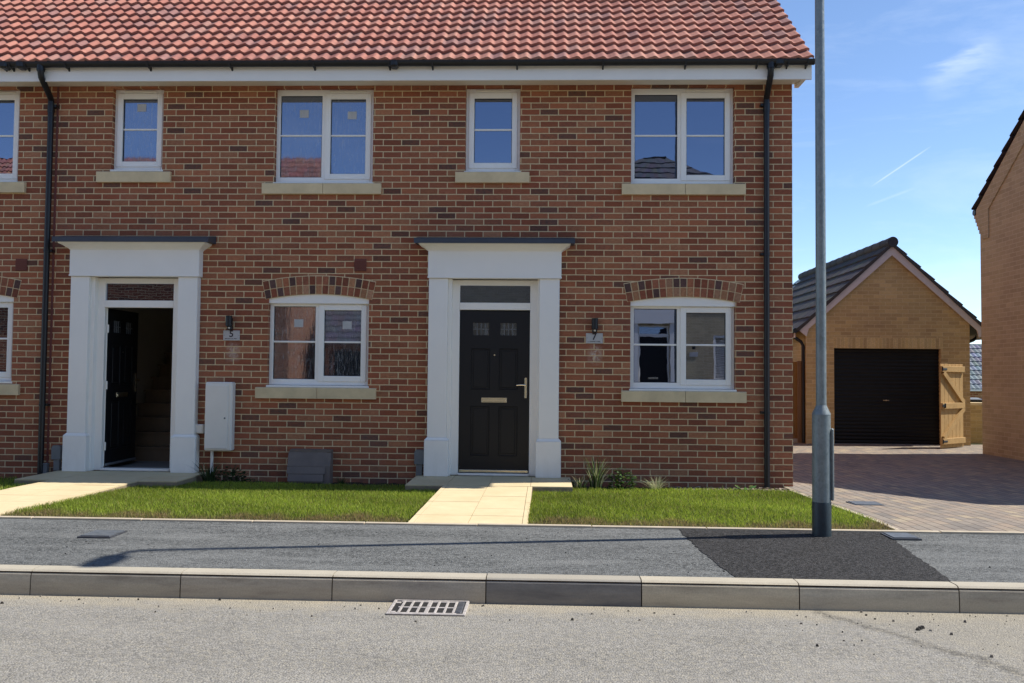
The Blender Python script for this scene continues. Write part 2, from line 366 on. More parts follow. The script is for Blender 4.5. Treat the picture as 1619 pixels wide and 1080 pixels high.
# ------------------------------------------------------------------ mesh helpers
class MB:
    def __init__(s): s.v = []; s.f = []; s.c = []; s.cur = None
    def face(s, pts, c=None):
        i = len(s.v); s.v += [tuple(p) for p in pts]; s.f.append(tuple(range(i, i+len(pts)))); s.c.append(c if c is not None else s.cur)
    def box(s, x0, x1, y0, y1, z0, z1, c=None, b=0.):
        if x0 > x1: x0, x1 = x1, x0
        if y0 > y1: y0, y1 = y1, y0
        if z0 > z1: z0, z1 = z1, z0
        if b <= 0:
            P = [(x, y, z) for x in (x0, x1) for y in (y0, y1) for z in (z0, z1)]
            i = len(s.v); s.v += P
            for q in ((0, 1, 3, 2), (4, 6, 7, 5), (0, 4, 5, 1), (2, 3, 7, 6), (0, 2, 6, 4), (1, 5, 7, 3)):
                s.f.append(tuple(i+k for k in q)); s.c.append(c if c is not None else s.cur)
            return
        b = min(b, (x1-x0)/2.2, (y1-y0)/2.2, (z1-z0)/2.2)
        lo, hi = (x0, y0, z0), (x1, y1, z1); i = len(s.v); idx = {}
        for sx in (0, 1):
            for sy in (0, 1):
                for sz in (0, 1):
                    for ax in range(3):
                        p = []
                        for k, sg in enumerate((sx, sy, sz)):
                            e = (lo, hi)[sg][k]; ins = b if k != ax else 0
                            p.append(e + ins*(1 if sg == 0 else -1))
                        idx[(sx, sy, sz, ax)] = len(s.v); s.v.append(tuple(p))
        cc = c if c is not None else s.cur
        def add(q): s.f.append(tuple(q)); s.c.append(cc)
        for ax in range(3):
            a1, a2 = [k for k in range(3) if k != ax]
            for sg in (0, 1):
                q = []
                for u, w in ((0, 0), (1, 0), (1, 1), (0, 1)):
                    k = [0, 0, 0]; k[ax] = sg; k[a1] = u; k[a2] = w; q.append(idx[(*k, ax)])
                add(q if (sg == 1) == (ax != 1) else q[::-1])
            for u in (0, 1):
                for w in (0, 1):
                    k0 = [0, 0, 0]; k1 = [0, 0, 0]; k0[ax] = 0; k1[ax] = 1
                    k0[a1] = k1[a1] = u; k0[a2] = k1[a2] = w
                    add([idx[(*k0, a1)], idx[(*k1, a1)], idx[(*k1, a2)], idx[(*k0, a2)]])
        for sx in (0, 1):
            for sy in (0, 1):
                for sz in (0, 1): add([idx[(sx, sy, sz, 0)], idx[(sx, sy, sz, 1)], idx[(sx, sy, sz, 2)]])
    def prism(s, poly, axis, a, b, c=None):
        """extrude a closed 2D polygon along an axis ('x': poly=(y,z); 'y': (x,z); 'z': (x,y))"""
        mk = {'x': lambda p, t: (t, p[0], p[1]), 'y': lambda p, t: (p[0], t, p[1]), 'z': lambda p, t: (p[0], p[1], t)}[axis]
        n = len(poly); i = len(s.v); s.v += [mk(p, a) for p in poly] + [mk(p, b) for p in poly]
        cc = c if c is not None else s.cur
        s.f.append(tuple(i+k for k in range(n))[::-1]); s.f.append(tuple(i+n+k for k in range(n))); s.c += [cc, cc]
        for k in range(n): s.f.append((i+k, i+(k+1) % n, i+n+(k+1) % n, i+n+k)); s.c.append(cc)
    def tube(s, pts, rads, seg=14, c=None):
        pts = [Vector(p) for p in pts]; n = len(pts)
        if not hasattr(rads, '__len__'): rads = [rads]*n
        i0 = len(s.v); ref = None
        for k in range(n):
            d = (pts[min(k+1, n-1)] - pts[max(k-1, 0)])
            if d.length < 1e-9: d = Vector((0, 0, 1))
            d.normalize()
            if ref is None: ref = Vector((1, 0, 0)) if abs(d.x) < .9 else Vector((0, 1, 0))
            a = (ref - d*ref.dot(d)).normalized(); bb = d.cross(a); ref = a
            for j in range(seg):
                t = 2*math.pi*j/seg; s.v.append(tuple(pts[k] + (a*math.cos(t) + bb*math.sin(t))*rads[k]))
        cc = c if c is not None else s.cur
        for k in range(n-1):
            for j in range(seg):
                s.f.append((i0+k*seg+j, i0+k*seg+(j+1) % seg, i0+(k+1)*seg+(j+1) % seg, i0+(k+1)*seg+j)); s.c.append(cc)
        s.f.append(tuple(i0+j for j in range(seg))[::-1]); s.f.append(tuple(i0+(n-1)*seg+j for j in range(seg))); s.c += [cc, cc]
    def build(s, name, mat, parent=None, smooth=False, flip=False):
        me = bpy.data.meshes.new(name); me.from_pydata(s.v, [], s.f); me.update()
        if any(c is not None for c in s.c):
            a = me.color_attributes.new('tint', 'FLOAT_COLOR', 'CORNER'); arr = []
            for p, c in zip(me.polygons, s.c): arr += [*(c or (.5, .5, .5)), 1.0]*p.loop_total
            a.data.foreach_set('color', arr)
        me.materials.append(mat)
        if smooth: me.polygons.foreach_set('use_smooth', [True]*len(me.polygons))
        o = bpy.data.objects.new(name, me); COL.objects.link(o)
        if parent is not None: o.parent = parent
        if smooth == 'angle': me.set_sharp_from_angle(angle=R(38))
        return o
def recalc(o):
    import bmesh
    b = bmesh.new(); b.from_mesh(o.data); bmesh.ops.recalc_face_normals(b, faces=b.faces); b.to_mesh(o.data); b.free(); return o
def tag(o, label=None, cat=None, group=None, kind=None):
    for k, v in (('label', label), ('category', cat), ('group', group), ('kind', kind)):
        if v: o[k] = v
    return o
def thing(name, label, cat, loc=(0, 0, 0), group=None):
    """an Empty at the thing's base; children are modelled in world metres, so the parent inverse cancels the base point"""
    o = bpy.data.objects.new(name, None); COL.objects.link(o); o.location = loc; o.empty_display_size = .2
    return tag(o, label, cat, group)
def settle(root):
    """keep world-space meshes in place under a root that stands at its base"""
    inv = Matrix.Translation(-Vector(root.location))
    for c in root.children: c.matrix_parent_inverse = inv
def struct(o, kind='structure'): o['kind'] = kind; return o
def wall_holes(mb, x0, x1, z0, z1, holes, y0, y1, c=None, ybev=None):
    """slab wall in the XZ plane from y0 (front) to y1, with rectangular holes (hx0,hx1,hz0,hz1)"""
    xs = sorted({x0, x1, *[h[0] for h in holes], *[h[1] for h in holes]}); zs = sorted({z0, z1, *[h[2] for h in holes], *[h[3] for h in holes]})
    ins = lambda a, b: any(h[0] < a < h[1] and h[2] < b < h[3] for h in holes)
    for a, b in zip(xs, xs[1:]):
        for cz, d in zip(zs, zs[1:]):
            if ins((a+b)/2, (cz+d)/2): continue
            mb.face([(a, y0, cz), (b, y0, cz), (b, y0, d), (a, y0, d)], c); mb.face([(b, y1, cz), (a, y1, cz), (a, y1, d), (b, y1, d)], c)
    def ring(a, b, cz, d, out):
        q = [[(a, y0, cz), (a, y0, d), (a, y1, d), (a, y1, cz)], [(b, y0, d), (b, y0, cz), (b, y1, cz), (b, y1, d)],
             [(b, y0, cz), (a, y0, cz), (a, y1, cz), (b, y1, cz)], [(a, y0, d), (b, y0, d), (b, y1, d), (a, y1, d)]]
        for k in q: mb.face(k if out else k[::-1], c)
    ring(x0, x1, z0, z1, True)
    for h in holes: ring(*h, False)

# ------------------------------------------------------------------ SETTING: ground, road, kerb, pavement, drive, lawns
def grid(name, mat, xs, ys, zf, par=None):
    mb = MB(); nx, ny = len(xs), len(ys)
    mb.v = [(x, y, zf(x, y)) for y in ys for x in xs]
    for j in range(ny-1):
        for i in range(nx-1): mb.f.append((j*nx+i, j*nx+i+1, (j+1)*nx+i+1, (j+1)*nx+i)); mb.c.append(None)
    return mb.build(name, mat, par, smooth=True)
lin = lambda a, b, n: [a+(b-a)*i/(n-1) for i in range(n)]
def sstep(x, a, b): t = min(1, max(0, (x-a)/(b-a))); return t*t*(3-2*t)
struct(grid('ground', simple('far_ground', (.16, .17, .09), .95, var=.3, vs=.3), [-900, -200, -60, -30, -15, 0, 15, 30, 60, 200, 900],
            [-900, -200, -60, -20, 0, 6, 11, 12, 14, 16, 18, 22, 30, 60, 200, 900], lambda x, y: -.09 - 2.0*sstep(y, 12, 17)))
KY0, KY1, KZ = -5.215, -5.085, .175
struct(grid('road', M['road'], lin(-60, 60, 61), lin(-11.6, KY0+.004, 14), lambda x, y: .02 + .05*(1-((y+8.4)/3.2)**2)*.9*(1 if abs(y+8.4) < 3.2 else 0) - .0))
pz = lambda x, y: .170 + (y+5.085)/1.585*.022
struct(grid('pavement', M['pave'], lin(-60, 60, 61), lin(KY1+.002, -3.502, 8), pz))
struct(grid('opposite_pavement', M['pave'], lin(-60, 60, 31), lin(-13.6, -11.75, 3), lambda x, y: .14))
struct(grid('opposite_verge', M['turf'], lin(-60, 60, 31), lin(-40, -13.6, 5), lambda x, y: .145))
# dark reinstated strip by the lamp post
mb = MB(); P = []
lft = [(1.09, -3.503), (1.085, -3.7), (1.10, -4.1), (1.14, -4.6), (1.195, -5.084)]; rgt = [(2.50, -5.084), (2.56, -4.6), (2.61, -4.1), (2.665, -3.7), (2.69, -3.503)]
def rag(pl, s):
    out = []
    for (a, b), (c, d) in zip(pl, pl[1:]):
        for k in range(10): t = k/10; out.append((a+(c-a)*t+random.uniform(-.011, .011), b+(d-b)*t))
    return out+[pl[-1]]
mb.face([(x, y, pz(x, y)+.004) for x, y in rag(lft, 1)+rag(rgt, 1)])
struct(recalc(mb.build('asphalt_patch', M['patch'])))
# kerb stones
mb = MB(); js = [1.0-.0+.0]; J = [-60.0]
joints = [0.598+.942*k for k in range(-64, 65)]
cols = {}
for k, (a, b) in enumerate(zip(joints, joints[1:])):
    g = random.uniform(.54, .66); c = (g, g*.91, g*.72)  # stone colour raised to carry light bounced off the road
    if abs(a-(-.344)) < .05: c = (.27, .26, .245)
    if abs(a-.598) < .05: c = (.70, .62, .46)
    if abs(a-(-2.228)) < .05 or abs(a+1.286) < .05: c = (.60, .54, .43)
    g = .0035; prof = [(KY0-.004, -.05), (KY0, .10), (KY0+.004, .145), (KY0+.012, .162), (KY0+.026, KZ-.003), (KY0+.05, KZ), (KY1, KZ-.001), (KY1, -.05)]
    dz = random.uniform(-.0015, .0015)
    mb.prism([(y, z+dz) for y, z in prof], 'x', a+g, b-g, c)
struct(recalc(mb.build('kerb', M['kerb'])))
mb = MB(); mb.box(-60, 60, KY0+.008, KY1-.002, -.05, KZ-.012); struct(mb.build('kerb_mortar', M['soil']))
mb = MB()
for k, (a, b) in enumerate(zip(joints, joints[1:])): mb.prism([(-11.6, -.05), (-11.6, .14), (-11.72, .145), (-11.74, -.05)], 'x', a+.003, b-.003, (.34, .32, .28))
struct(recalc(mb.build('opposite_kerb', M['kerb'])))
# back edging of the pavement
mb = MB(); x = -60.
while x < 60:
    dz = random.uniform(-.002, .002); mb.box(x+.002, x+.912, -3.50, -3.452, .05, .209+dz, b=.004); x += .915
struct(mb.build('pavement_edging', M['edging']))
lz = lambda x, y: .196 - .075*sstep(y, -3.2, -.6) + .006*math.sin(x*2.3)*math.sin(y*3.1)
BED = -.52
LAWNS = [(-4.50, -1.13, -3.45, BED, 'lawn'), (-.105, 2.80, -3.45, BED, 'lawn'), (-9.0, -5.52, -3.45, BED, 'lawn')]
for (a, b, c, d, nm) in LAWNS: struct(grid(nm, M['turf'], lin(a, b, 30), lin(c, d, 26), lz))
struct(grid('soil_bed', M['soil'], lin(-14, 2.96, 240), lin(-.75, -.004, 12), lambda x, y: .085 + random.uniform(-.006, .012)))
dzz = lambda y: .210 - .085*sstep(y, -3.4, 0)
# lawn's outer edge against the drive
mb = MB(); mb.face([(2.80, -3.452, .02), (2.84, -3.452, .02), (2.84, -.5, .02), (2.80, -.5, .02)])
mb = MB(); [mb.prism([(ya, .03), (yb, .03), (yb, dzz(yb)), (ya, dzz(ya))], 'x', 2.80, 2.84) for ya, yb in zip(lin(-3.452, -.4, 15), lin(-3.452, -.4, 15)[1:])]; recalc_later = 1; struct(mb.build('lawn_edging', M['edging']))
dz_ = lambda x, y: .203 - .085*sstep(y, -3.4, 0) - .03*sstep(y, 0, 7)
struct(grid('block_drive', M['block'], lin(2.84, 24, 50), lin(-3.451, 7.6, 50), dz_))
struct(grid('back_garden', M['turf'], lin(2.96, 40, 12), lin(7.6, 12, 6), lambda x, y: .07))
# flagged paths and door slabs
def flags(name, x0, x1, y0, y1, zf, nx, ny, edge=.05):
    mb = MB(); mb.box(x0, x1, y0, y1, .0, min(zf(y0), zf(y1))-.012); base = mb.build(name, M['flagedge']); struct(base)
    mb = MB(); xs = [x0] + [x0 + edge] + [x0+edge+(x1-x0-2*edge)*(i+1)/nx for i in range(nx)] + [x1] if edge else lin(x0, x1, nx+1)
    ys = lin(y0, y1, ny+1)
    for a, b in zip(xs, xs[1:]):
        for c, d in zip(ys, ys[1:]):
            g = .0022; e = random.uniform(-.0012, .0012); i = len(mb.v)
            P = [(a+g, c+g), (b-g, c+g), (b-g, d-g), (a+g, d-g)]
            mb.face([(p, q, zf(q)+e) for p, q in P])
            for (p, q), (r, s_) in zip(P, P[1:]+P[:1]): mb.face([(p, q, zf(q)+e-.04), (r, s_, zf(s_)+e-.04), (r, s_, zf(s_)+e), (p, q, zf(q)+e)])
    o = recalc(mb.build(name, M['flag'])); o.name = name + '_flags'; o.parent = None; struct(o)
    return o
for dx in (0, -4.39, -8.78):
    flags('path', -1.10+dx, -.12+dx, -3.45, -.93, lambda y: .206-.014*(y+3.45)/2.5, 2, 6)
    flags('door_slab', -1.52+dx, .32+dx, -.93, -.002, lambda y: .193, 4, 2, 0)

# ------------------------------------------------------------------ grass (uncountable)
def blades(n, x0, x1, y0, y1, zf, hmin, hmax, colf, wid=.0042):
    x = rng.uniform(x0, x1, n); y = rng.uniform(y0, y1, n)
    h = rng.uniform(hmin, hmax, n)*(1-.35*np.clip((-y-3.25)/.2, 0, 1)); th = rng.uniform(0, 2*np.pi, n); ln = rng.uniform(.1, .85, n)*h; la = rng.uniform(0, 2*np.pi, n)
    z = np.array([zf(a, b) for a, b in zip(x, y)])
    w = wid*rng.uniform(.6, 1.25, n); cx, sx = np.cos(th)*w/2, np.sin(th)*w/2; dx, dy = np.cos(la)*ln, np.sin(la)*ln
    V = np.zeros((n, 5, 3))
    V[:, 0] = np.c_[x-cx, y-sx, z]; V[:, 1] = np.c_[x+cx, y+sx, z]
    V[:, 2] = np.c_[x+cx*.8+dx*.4, y+sx*.8+dy*.4, z+h*.6]; V[:, 3] = np.c_[x-cx*.8+dx*.4, y-sx*.8+dy*.4, z+h*.6]
    V[:, 4] = np.c_[x+dx, y+dy, z+h*.97]
    return V, colf(x, y, n)
def grass_object(name, parts, label):
    V = np.concatenate([p[0] for p in parts]); C = np.concatenate([p[1] for p in parts]); n = len(V)
    me = bpy.data.meshes.new(name); me.vertices.add(n*5); me.vertices.foreach_set('co', V.reshape(-1))
    me.loops.add(n*7); me.polygons.add(n*2); b = np.arange(n)[:, None]*5
    me.loops.foreach_set('vertex_index', (b+np.array([0, 1, 2, 3, 3, 2, 4])).reshape(-1).astype(np.int32))
    st = (np.arange(n)[:, None]*7+np.array([0, 4])).reshape(-1); me.polygons.foreach_set('loop_start', st.astype(np.int32))
    me.update(calc_edges=True); me.validate()
    a = me.color_attributes.new('tint', 'FLOAT_COLOR', 'POINT'); a.data.foreach_set('color', np.repeat(np.c_[C, np.ones(n)], 5, 0).reshape(-1))
    me.materials.append(M['grass']); o = bpy.data.objects.new(name, me); COL.objects.link(o)
    return tag(o, label, 'grass', kind='stuff')
def gcol(x, y, n):
    t = rng.random((n, 1)); pat = (.5+.5*np.sin(x*1.9+np.sin(y*2.7)*1.3)*np.cos(y*2.1+x*.7))[:, None]
    g = (1-t)*np.array([.16, .25, .02]) + t*np.array([.42, .50, .07]); g = g*(.72+.5*pat)*np.where(rng.random((n, 1)) < .12, .55, 1)
    dry = np.clip((-y-3.12+.09*np.sin(x*7)+.06*np.sin(x*19)+.05*np.sin(x*3))/.2, 0, 1)[:, None]*(rng.random((n, 1))*.75+.4) ; dry = np.where(rng.random((n, 1)) < .05, .8, np.clip(dry, 0, 1))
    return g*(1-dry)+np.array([.36, .25, .13])*dry*(.6+.6*rng.random((n, 1)))
D = 6200
for (a, b, c, d, nm), lab in zip(LAWNS[:2], ('mown green lawn between the two flagged paths, browned along its front edge', 'mown green lawn behind the lamp post beside the block drive, browned along its front edge')):
    A = (b-a)*(d-c)
    grass_object('grass', [blades(int(D*A), a-.02, b+.02, c+.012, d+.03, lz, .018, .040, gcol), blades(int(A*260), a, b, c+.1, d, lz, .035, .062, gcol)], lab)
a, b, c, d, nm = LAWNS[2]
grass_object('grass', [blades(14000, -7.6, b+.02, c+.01, d+.1, lz, .028, .06, gcol)], 'mown green lawn at the far left beyond the path of number five')

# ------------------------------------------------------------------ planting
def tuft(name, x, y, n, h, spread, cols, label, wid=.012, group=None, z=.09, lean=.9):
    mb = MB()
    for i in range(n):
        a = random.uniform(0, 2*math.pi); hh = h*random.uniform(.45, 1.05); ln = hh*random.uniform(.15, lean); r = random.uniform(0, spread)
        bx, by = x+math.cos(a)*r, y+math.sin(a)*r*.6; dx, dy = math.cos(a)*ln, math.sin(a)*ln*.6; c = random.choice(cols); k = random.uniform(.75, 1.2); c = tuple(q*k for q in c)
        px_, py_ = -math.sin(a)*wid/2, math.cos(a)*wid/2; pr = None
        for s_ in range(6):
            t = s_/5; w = (1-t)**.7; dz = hh*(t-.32*t*t*(ln/hh)); p = Vector((bx+dx*t*t, by+dy*t*t, z+dz))
            q = (p+Vector((px_, py_, 0))*w, p-Vector((px_, py_, 0))*w)
            if pr: mb.face([pr[0], pr[1], q[1], q[0]], c)
            pr = q
    return tag(mb.build(name, M['grass'], smooth=True), label, 'plant', group)
def leafy(name, x, y, n, r, h, cols, label, ls=.03, z=.09, group=None):
    mb = MB()
    for i in range(n):
        a = random.uniform(0, 2*math.pi); rr = r*math.sqrt(random.random()); zz = z+h*random.random()*(1-.5*rr/r); c = tuple(q*random.uniform(.7, 1.25) for q in random.choice(cols))
        p = Vector((x+math.cos(a)*rr, y+math.sin(a)*rr*.6, zz)); d = Vector((math.cos(a), math.sin(a), random.uniform(-.2, .9))).normalized()*ls*random.uniform(.6, 1.3)
        s_ = d.cross(Vector((random.random()-.5, random.random()-.5, 1))).normalized()*d.length*.34
        mb.face([p, p+d*.45+s_, p+d, p+d*.45-s_], c)
    return tag(mb.build(name, M['grass']), label, 'plant', group)
G1 = [(.05, .10, .02), (.09, .16, .03), (.13, .20, .05)]; G2 = [(.03, .06, .02), (.05, .09, .03)]; PALE = [(.42, .44, .24), (.32, .38, .18), (.55, .52, .34)]
tuft('grassy_plant', -3.92, -.36, 110, .34, .10, G2+[(.07, .11, .04)], 'dark strappy plant under the white meter cupboard')
leafy('leafy_plant', -3.64, -.38, 300, .15, .26, G2, 'low dark bushy plant just right of the meter cupboard', .045)
leafy('low_plant', -3.42, -.34, 80, .1, .09, G2, 'small dark creeping plant between meter cupboard and gas box', .03)
tuft('grass_clump', -2.36, -.32, 60, .14, .05, G2, 'small dark grass clump right of the gas box', .008)
tuft('strappy_plant', .60, -.46, 90, .46, .07, G1+PALE, 'tall strappy plant with pale arching leaves right of the closed door', .018, lean=.62)
tuft('strappy_plant', .42, -.50, 36, .24, .07, PALE+G1, 'low pale spreading tuft at the end of the door slab', .009)
leafy('leafy_plant', .90, -.46, 320, .15, .30, G2+G1, 'dark rounded green plant between the tall strappy one and the pale tuft', .05)
tuft('pale_grass_tuft', 1.28, -.50, 150, .24, .07, PALE, 'pale spiky grass tuft under the right hand ground floor window', .006, lean=1.4)
leafy('broad_leaved_plant', 2.26, -.50, 34, .13, .11, [(.10, .2, .05), (.16, .26, .08)], 'small bright broad leaved seedling left of the right hand downpipe', .07)
leafy('leafy_plant', .34, -.28, 70, .1, .14, G2, 'dark shaded plant tucked against the wall by the door slab', .04)
# wood chips on the bed
mb = MB()
for i in range(520):
    x, y = random.uniform(1.5, 2.95), random.uniform(-.56, -.1); a = random.random()*6; l = random.uniform(.012, .035); w = l*.4; g = random.uniform(.12, .42); ca, sa = math.cos(a), math.sin(a); z = .1+random.random()*.01
    mb.face([(x+ca*l-sa*w, y+sa*l+ca*w, z+random.random()*.01), (x-ca*l-sa*w, y-sa*l+ca*w, z), (x-ca*l+sa*w, y-sa*l-ca*w, z+random.random()*.01), (x+ca*l+sa*w, y+sa*l-ca*w, z+.004)], (g, g*.8, g*.62))
tag(mb.build('bark_chips', tintmat('bark_chips')), 'loose pale bark chips on the bed by the right hand downpipe', 'bark chips', kind='stuff')
# grit and clods on road and pavement
mb = MB()
def pebble(x, y, z, r, c):
    k = [random.uniform(.6, 1.2) for _ in range(6)]; t = z+r*1.1*k[4]; ring = [(x+r*k[i % 6]*math.cos(i*1.047+k[0]), y+r*k[(i+2) % 6]*math.sin(i*1.047+k[0])) for i in range(6)]
    for i in range(6):
        p, q = ring[i], ring[(i+1) % 6]; mb.face([(p[0], p[1], z-.002), (q[0], q[1], z-.002), ((q[0]*.6+x*.4), (q[1]*.6+y*.4), t), ((p[0]*.6+x*.4), (p[1]*.6+y*.4), t)], c)
    mb.face([(p[0]*.6+x*.4, p[1]*.6+y*.4, t) for p in ring], c)
rz = lambda y: .02 + .045*(1-((y+8.4)/3.2)**2)
for i in range(90):
    x = random.uniform(-3.6, 3.2); y = -5.25-abs(random.gauss(0, .22)); g = random.choice((.04, .06, .2, .35)); pebble(x, y, rz(y), random.choice((.004, .006, .008, .011)), (g, g*.9, g*.75))
for i in range(38):
    x = random.uniform(1.4, 3.2); y = random.uniform(-6.2, -5.25); g = random.choice((.03, .05, .15)); pebble(x, y, rz(y), random.choice((.004, .006, .010)), (g, g*.9, g*.8))
for x, y in ((2.08, -5.62), (2.06, -5.64), (2.1, -5.6)): pebble(x, y, rz(y), .014, (.03, .028, .025))
for i in range(60):
    x = random.uniform(-4, 3.6); y = random.uniform(-5.0, -3.55); g = random.choice((.03, .05, .25)); pebble(x, y, pz(x, y), random.choice((.003, .005, .007)), (g, g, g))
tag(recalc(mb.build('loose_grit', tintmat('grit'))), 'loose grit and dark clods scattered along the kerb and road edge', 'grit', kind='stuff')

# ------------------------------------------------------------------ covers and gully
def gully():
    r = thing('road_gully', 'rectangular slotted iron drain grate in the road against the kerb', 'drain grate', (-.67, -5.38, .03))
    x0, x1, y0, y1, z = -.885, -.455, -5.525, -5.235, .0335
    m = MB(); m.box(x0-.012, x1+.012, y0-.012, y1+.008, -.1, z-.0015); m.build('pit_shade', M['pit_shade'], r)  # solid block, its near-black top painted as the shade below the bars
    m = MB()
    for a, b, c, d in ((x0-.012, x1+.012, y0-.012, y0+.006), (x0-.012, x1+.012, y1-.004, y1+.008), (x0-.012, x0+.006, y0+.006, y1-.004), (x1-.004, x1+.014, y0+.006, y1-.004)): m.box(a, b, c, d, z-.03, z+.006, b=.002)
    m.build('frame', M['grate'], r)
    m = MB(); xs = [x0+.055+k*.0525 for k in range(7)]
    for k, x in enumerate(xs): m.box(x-.0075 if k != 3 else x-.012, x+.0075 if k != 3 else x+.012, y0+.012, y1-.01, z-.014, z+.005, b=.002)
    for y in (y0+.02, (y0+y1)/2, y1-.018): m.box(xs[0]-.02, xs[-1]+.02, y-.008, y+.008, z-.014, z+.0035, b=.002)
    m.box(x0+.008, xs[0]-.02, y0+.02, y0+.05, z-.014, z+.003); m.box(x0+.008, xs[0]-.02, y1-.06, y1-.03, z-.014, z+.003)
    m.build('grate', M['grate'], r)
    m = MB(); m.box(x1-.052, x1-.01, y0+.03, y1-.02, z-.016, z+.007, b=.006); m.build('hinge_lug', M['iron'], r); settle(r)
gully()
def cover(name, x0, x1, y0, y1, z, label, skew=0.):
    r = thing(name, label, 'access cover', ((x0+x1)/2, (y0+y1)/2, z)); m = MB()
    m.prism([(x0, y0), (x1, y0), (x1+skew, y1), (x0+skew, y1)], 'z', z-.03, z+.006); recalc(m.build('frame', M['iron'], r))
    i = .018; m = MB(); m.prism([(x0+i, y0+i), (x1-i, y0+i), (x1+skew-i, y1-i), (x0+skew+i, y1-i)], 'z', z+.002, z+.012); recalc(m.build('lid', M['cover'], r))
    settle(r)
cover('access_cover', -3.42, -3.17, -4.215, -3.95, .188, 'small square slate grey cover in the pavement at the left', .0)
cover('access_cover', 2.64, 2.86, -3.80, -3.56, .196, 'small grey cover in the pavement right of the lamp post', .0)
cover('access_cover', 3.06, 3.36, -1.8, -1.53, .158, 'flush grey inspection cover in the block drive', .0)

# ------------------------------------------------------------------ the terrace
WY = .065          # how far window frames sit back
def window(root, x0, z0, w, h, kind='wide', film=False, stickers=(), stone=True, bars=.5):
    f = MB(); y0, y1 = WY, WY+.065
    x1, z1 = x0+w, z0+h; t = .048
    f.box(x0, x0+t, y0, y1, z0, z1, b=.004); f.box(x1-t, x1, y0, y1, z0, z1, b=.004)
    f.box(x0+t, x1-t, y0, y1, z1-.075, z1, b=.004); f.box(x0+t, x1-t, y0, y1, z0, z0+.072, b=.004)
    win = None
    if kind == 'wide':
        mx0, mx1 = x0+.565, x0+.615; f.box(mx0, mx1, y0, y1, z0+.072, z1-.075, b=.004)
        fixed = (x0+t, mx0, z0+.072, z1-.075); sx0, sx1, sz0, sz1 = x0+.606, x1-.036, z0+.046, z1-.052
    else:
        fixed = None; sx0, sx1, sz0, sz1 = x0+.034, x1-.034, z0+.044, z1-.05
    win = f.build('window', M['upvc'], root)
    g = MB(); s_ = .068
    g.box(sx0, sx0+s_, y0-.014, y0+.05, sz0, sz1, b=.005); g.box(sx1-s_, sx1, y0-.014, y0+.05, sz0, sz1, b=.005)
    g.box(sx0+s_, sx1-s_, y0-.014, y0+.05, sz1-s_, sz1, b=.005); g.box(sx0+s_, sx1-s_, y0-.014, y0+.05, sz0, sz0+s_, b=.005)
    g.build('sash', M['upvc'], win)
    gl = [(sx0+s_, sx1-s_, sz0+s_, sz1-s_)] + ([fixed] if fixed else [])
    for (a, b, c, d) in gl:
        gm = MB(); gm.box(a-.002, b+.002, y0+.022, y0+.03, c-.002, d+.002)
        gm.build('pane', M['film' if film else 'glass'], win)
        # black gasket line
        k = MB(); e = .006
        k.box(a, b, y0+.012, y0+.021, d-e, d); k.box(a, b, y0+.012, y0+.021, c, c+e); k.box(a, a+e, y0+.012, y0+.021, c+e, d-e); k.box(b-e, b, y0+.012, y0+.021, c+e, d-e)
        k.build('gasket', M['black'], win)
        zm = z0+h*bars
        bm = MB(); bm.box(a+.001, b-.001, y0+.010, y0+.0205, zm-.011, zm+.011, b=.003); bm.build('glazing_bar', M['upvc'], win)
    for (fx, fz) in stickers:
        m = MB(); m.box(fx-.056, fx+.056, y0+.0185, y0+.0212, fz-.048, fz+.048); st = m.build('sticker', M['paper'], win)
    vx0, vx1 = (x0+.66, x1-.10) if kind == 'wide' else (x0+.12, x1-.12)
    m = MB(); m.box(vx0, vx1, y0-.012, y0-.001, z1-.036, z1-.014, b=.004); m.build('trickle_vent', M['soffit'], win)
    m = MB(); m.box(x0-.012, x1+.012, -.012, y0+.02, z0-.03, z0-.003, b=.006); m.build('cill', M['upvc'], win)
    return win
def sill(root, x0, x1, ztop, split=True, h=.135):
    m = MB(); prof = [(-.045, ztop-h), (-.048, ztop-.012), (-.04, ztop-.004), (.064, ztop+.001), (.064, ztop-h)]
    if split:
        mid = (x0+x1)/2+.02; m.prism(prof, 'x', x0, mid-.0025); m.prism(prof, 'x', mid+.0025, x1)
    else: m.prism(prof, 'x', x0, x1)
    recalc(m.build('window_sill', M['stone'], root))
def arch(root, xa, xb, zs, rise):
    """segmental arch of two header courses with a white infill board below"""
    half = (xb-xa)/2; xc = (xa+xb)/2; Rr = (half*half+rise*rise)/(2*rise); zc = zs+rise-Rr; a0 = math.asin(half/Rr); dpt = .222
    pt = lambda a, r: (xc+math.sin(a)*r, zc+math.cos(a)*r)
    n = 24; A = [-a0+2*a0*i/n for i in range(n+1)]
    e = .0
    m = MB(); m.prism([pt(a, Rr+.0) for a in A]+[pt(a, Rr+dpt+.006) for a in A[::-1]], 'y', -.001, .14); back = recalc(m.build('arch', M['mortar'], root))
    m = MB(); nb = 17
    for r_ in range(2):
        for i in range(nb):
            g = .0062/Rr; aa, ab = -a0+2*a0*i/nb+g, -a0+2*a0*(i+1)/nb-g; r1 = Rr+r_*.112+.003; r2 = r1+.103
            c = random.choice([(.27, .085, .045), (.36, .13, .065), (.23, .075, .042), (.38, .18, .09), (.12, .065, .055), (.30, .11, .06), (.40, .21, .12)]); k = random.uniform(.8, 1.15)
            m.prism([pt(aa, r1), pt(ab, r1), pt(ab, r2), pt(aa, r2)], 'y', -.0055, .1, tuple(q*k for q in c))
    recalc(m.build('arch_brick', M['vouss'], back))
    m = MB(); m.prism([(xa-.01, zs-.045)]+[pt(a, Rr-.001) for a in A]+[(xb+.01, zs-.045)], 'y', .02, .13); recalc(m.build('arch_board', M['upvc'], back))
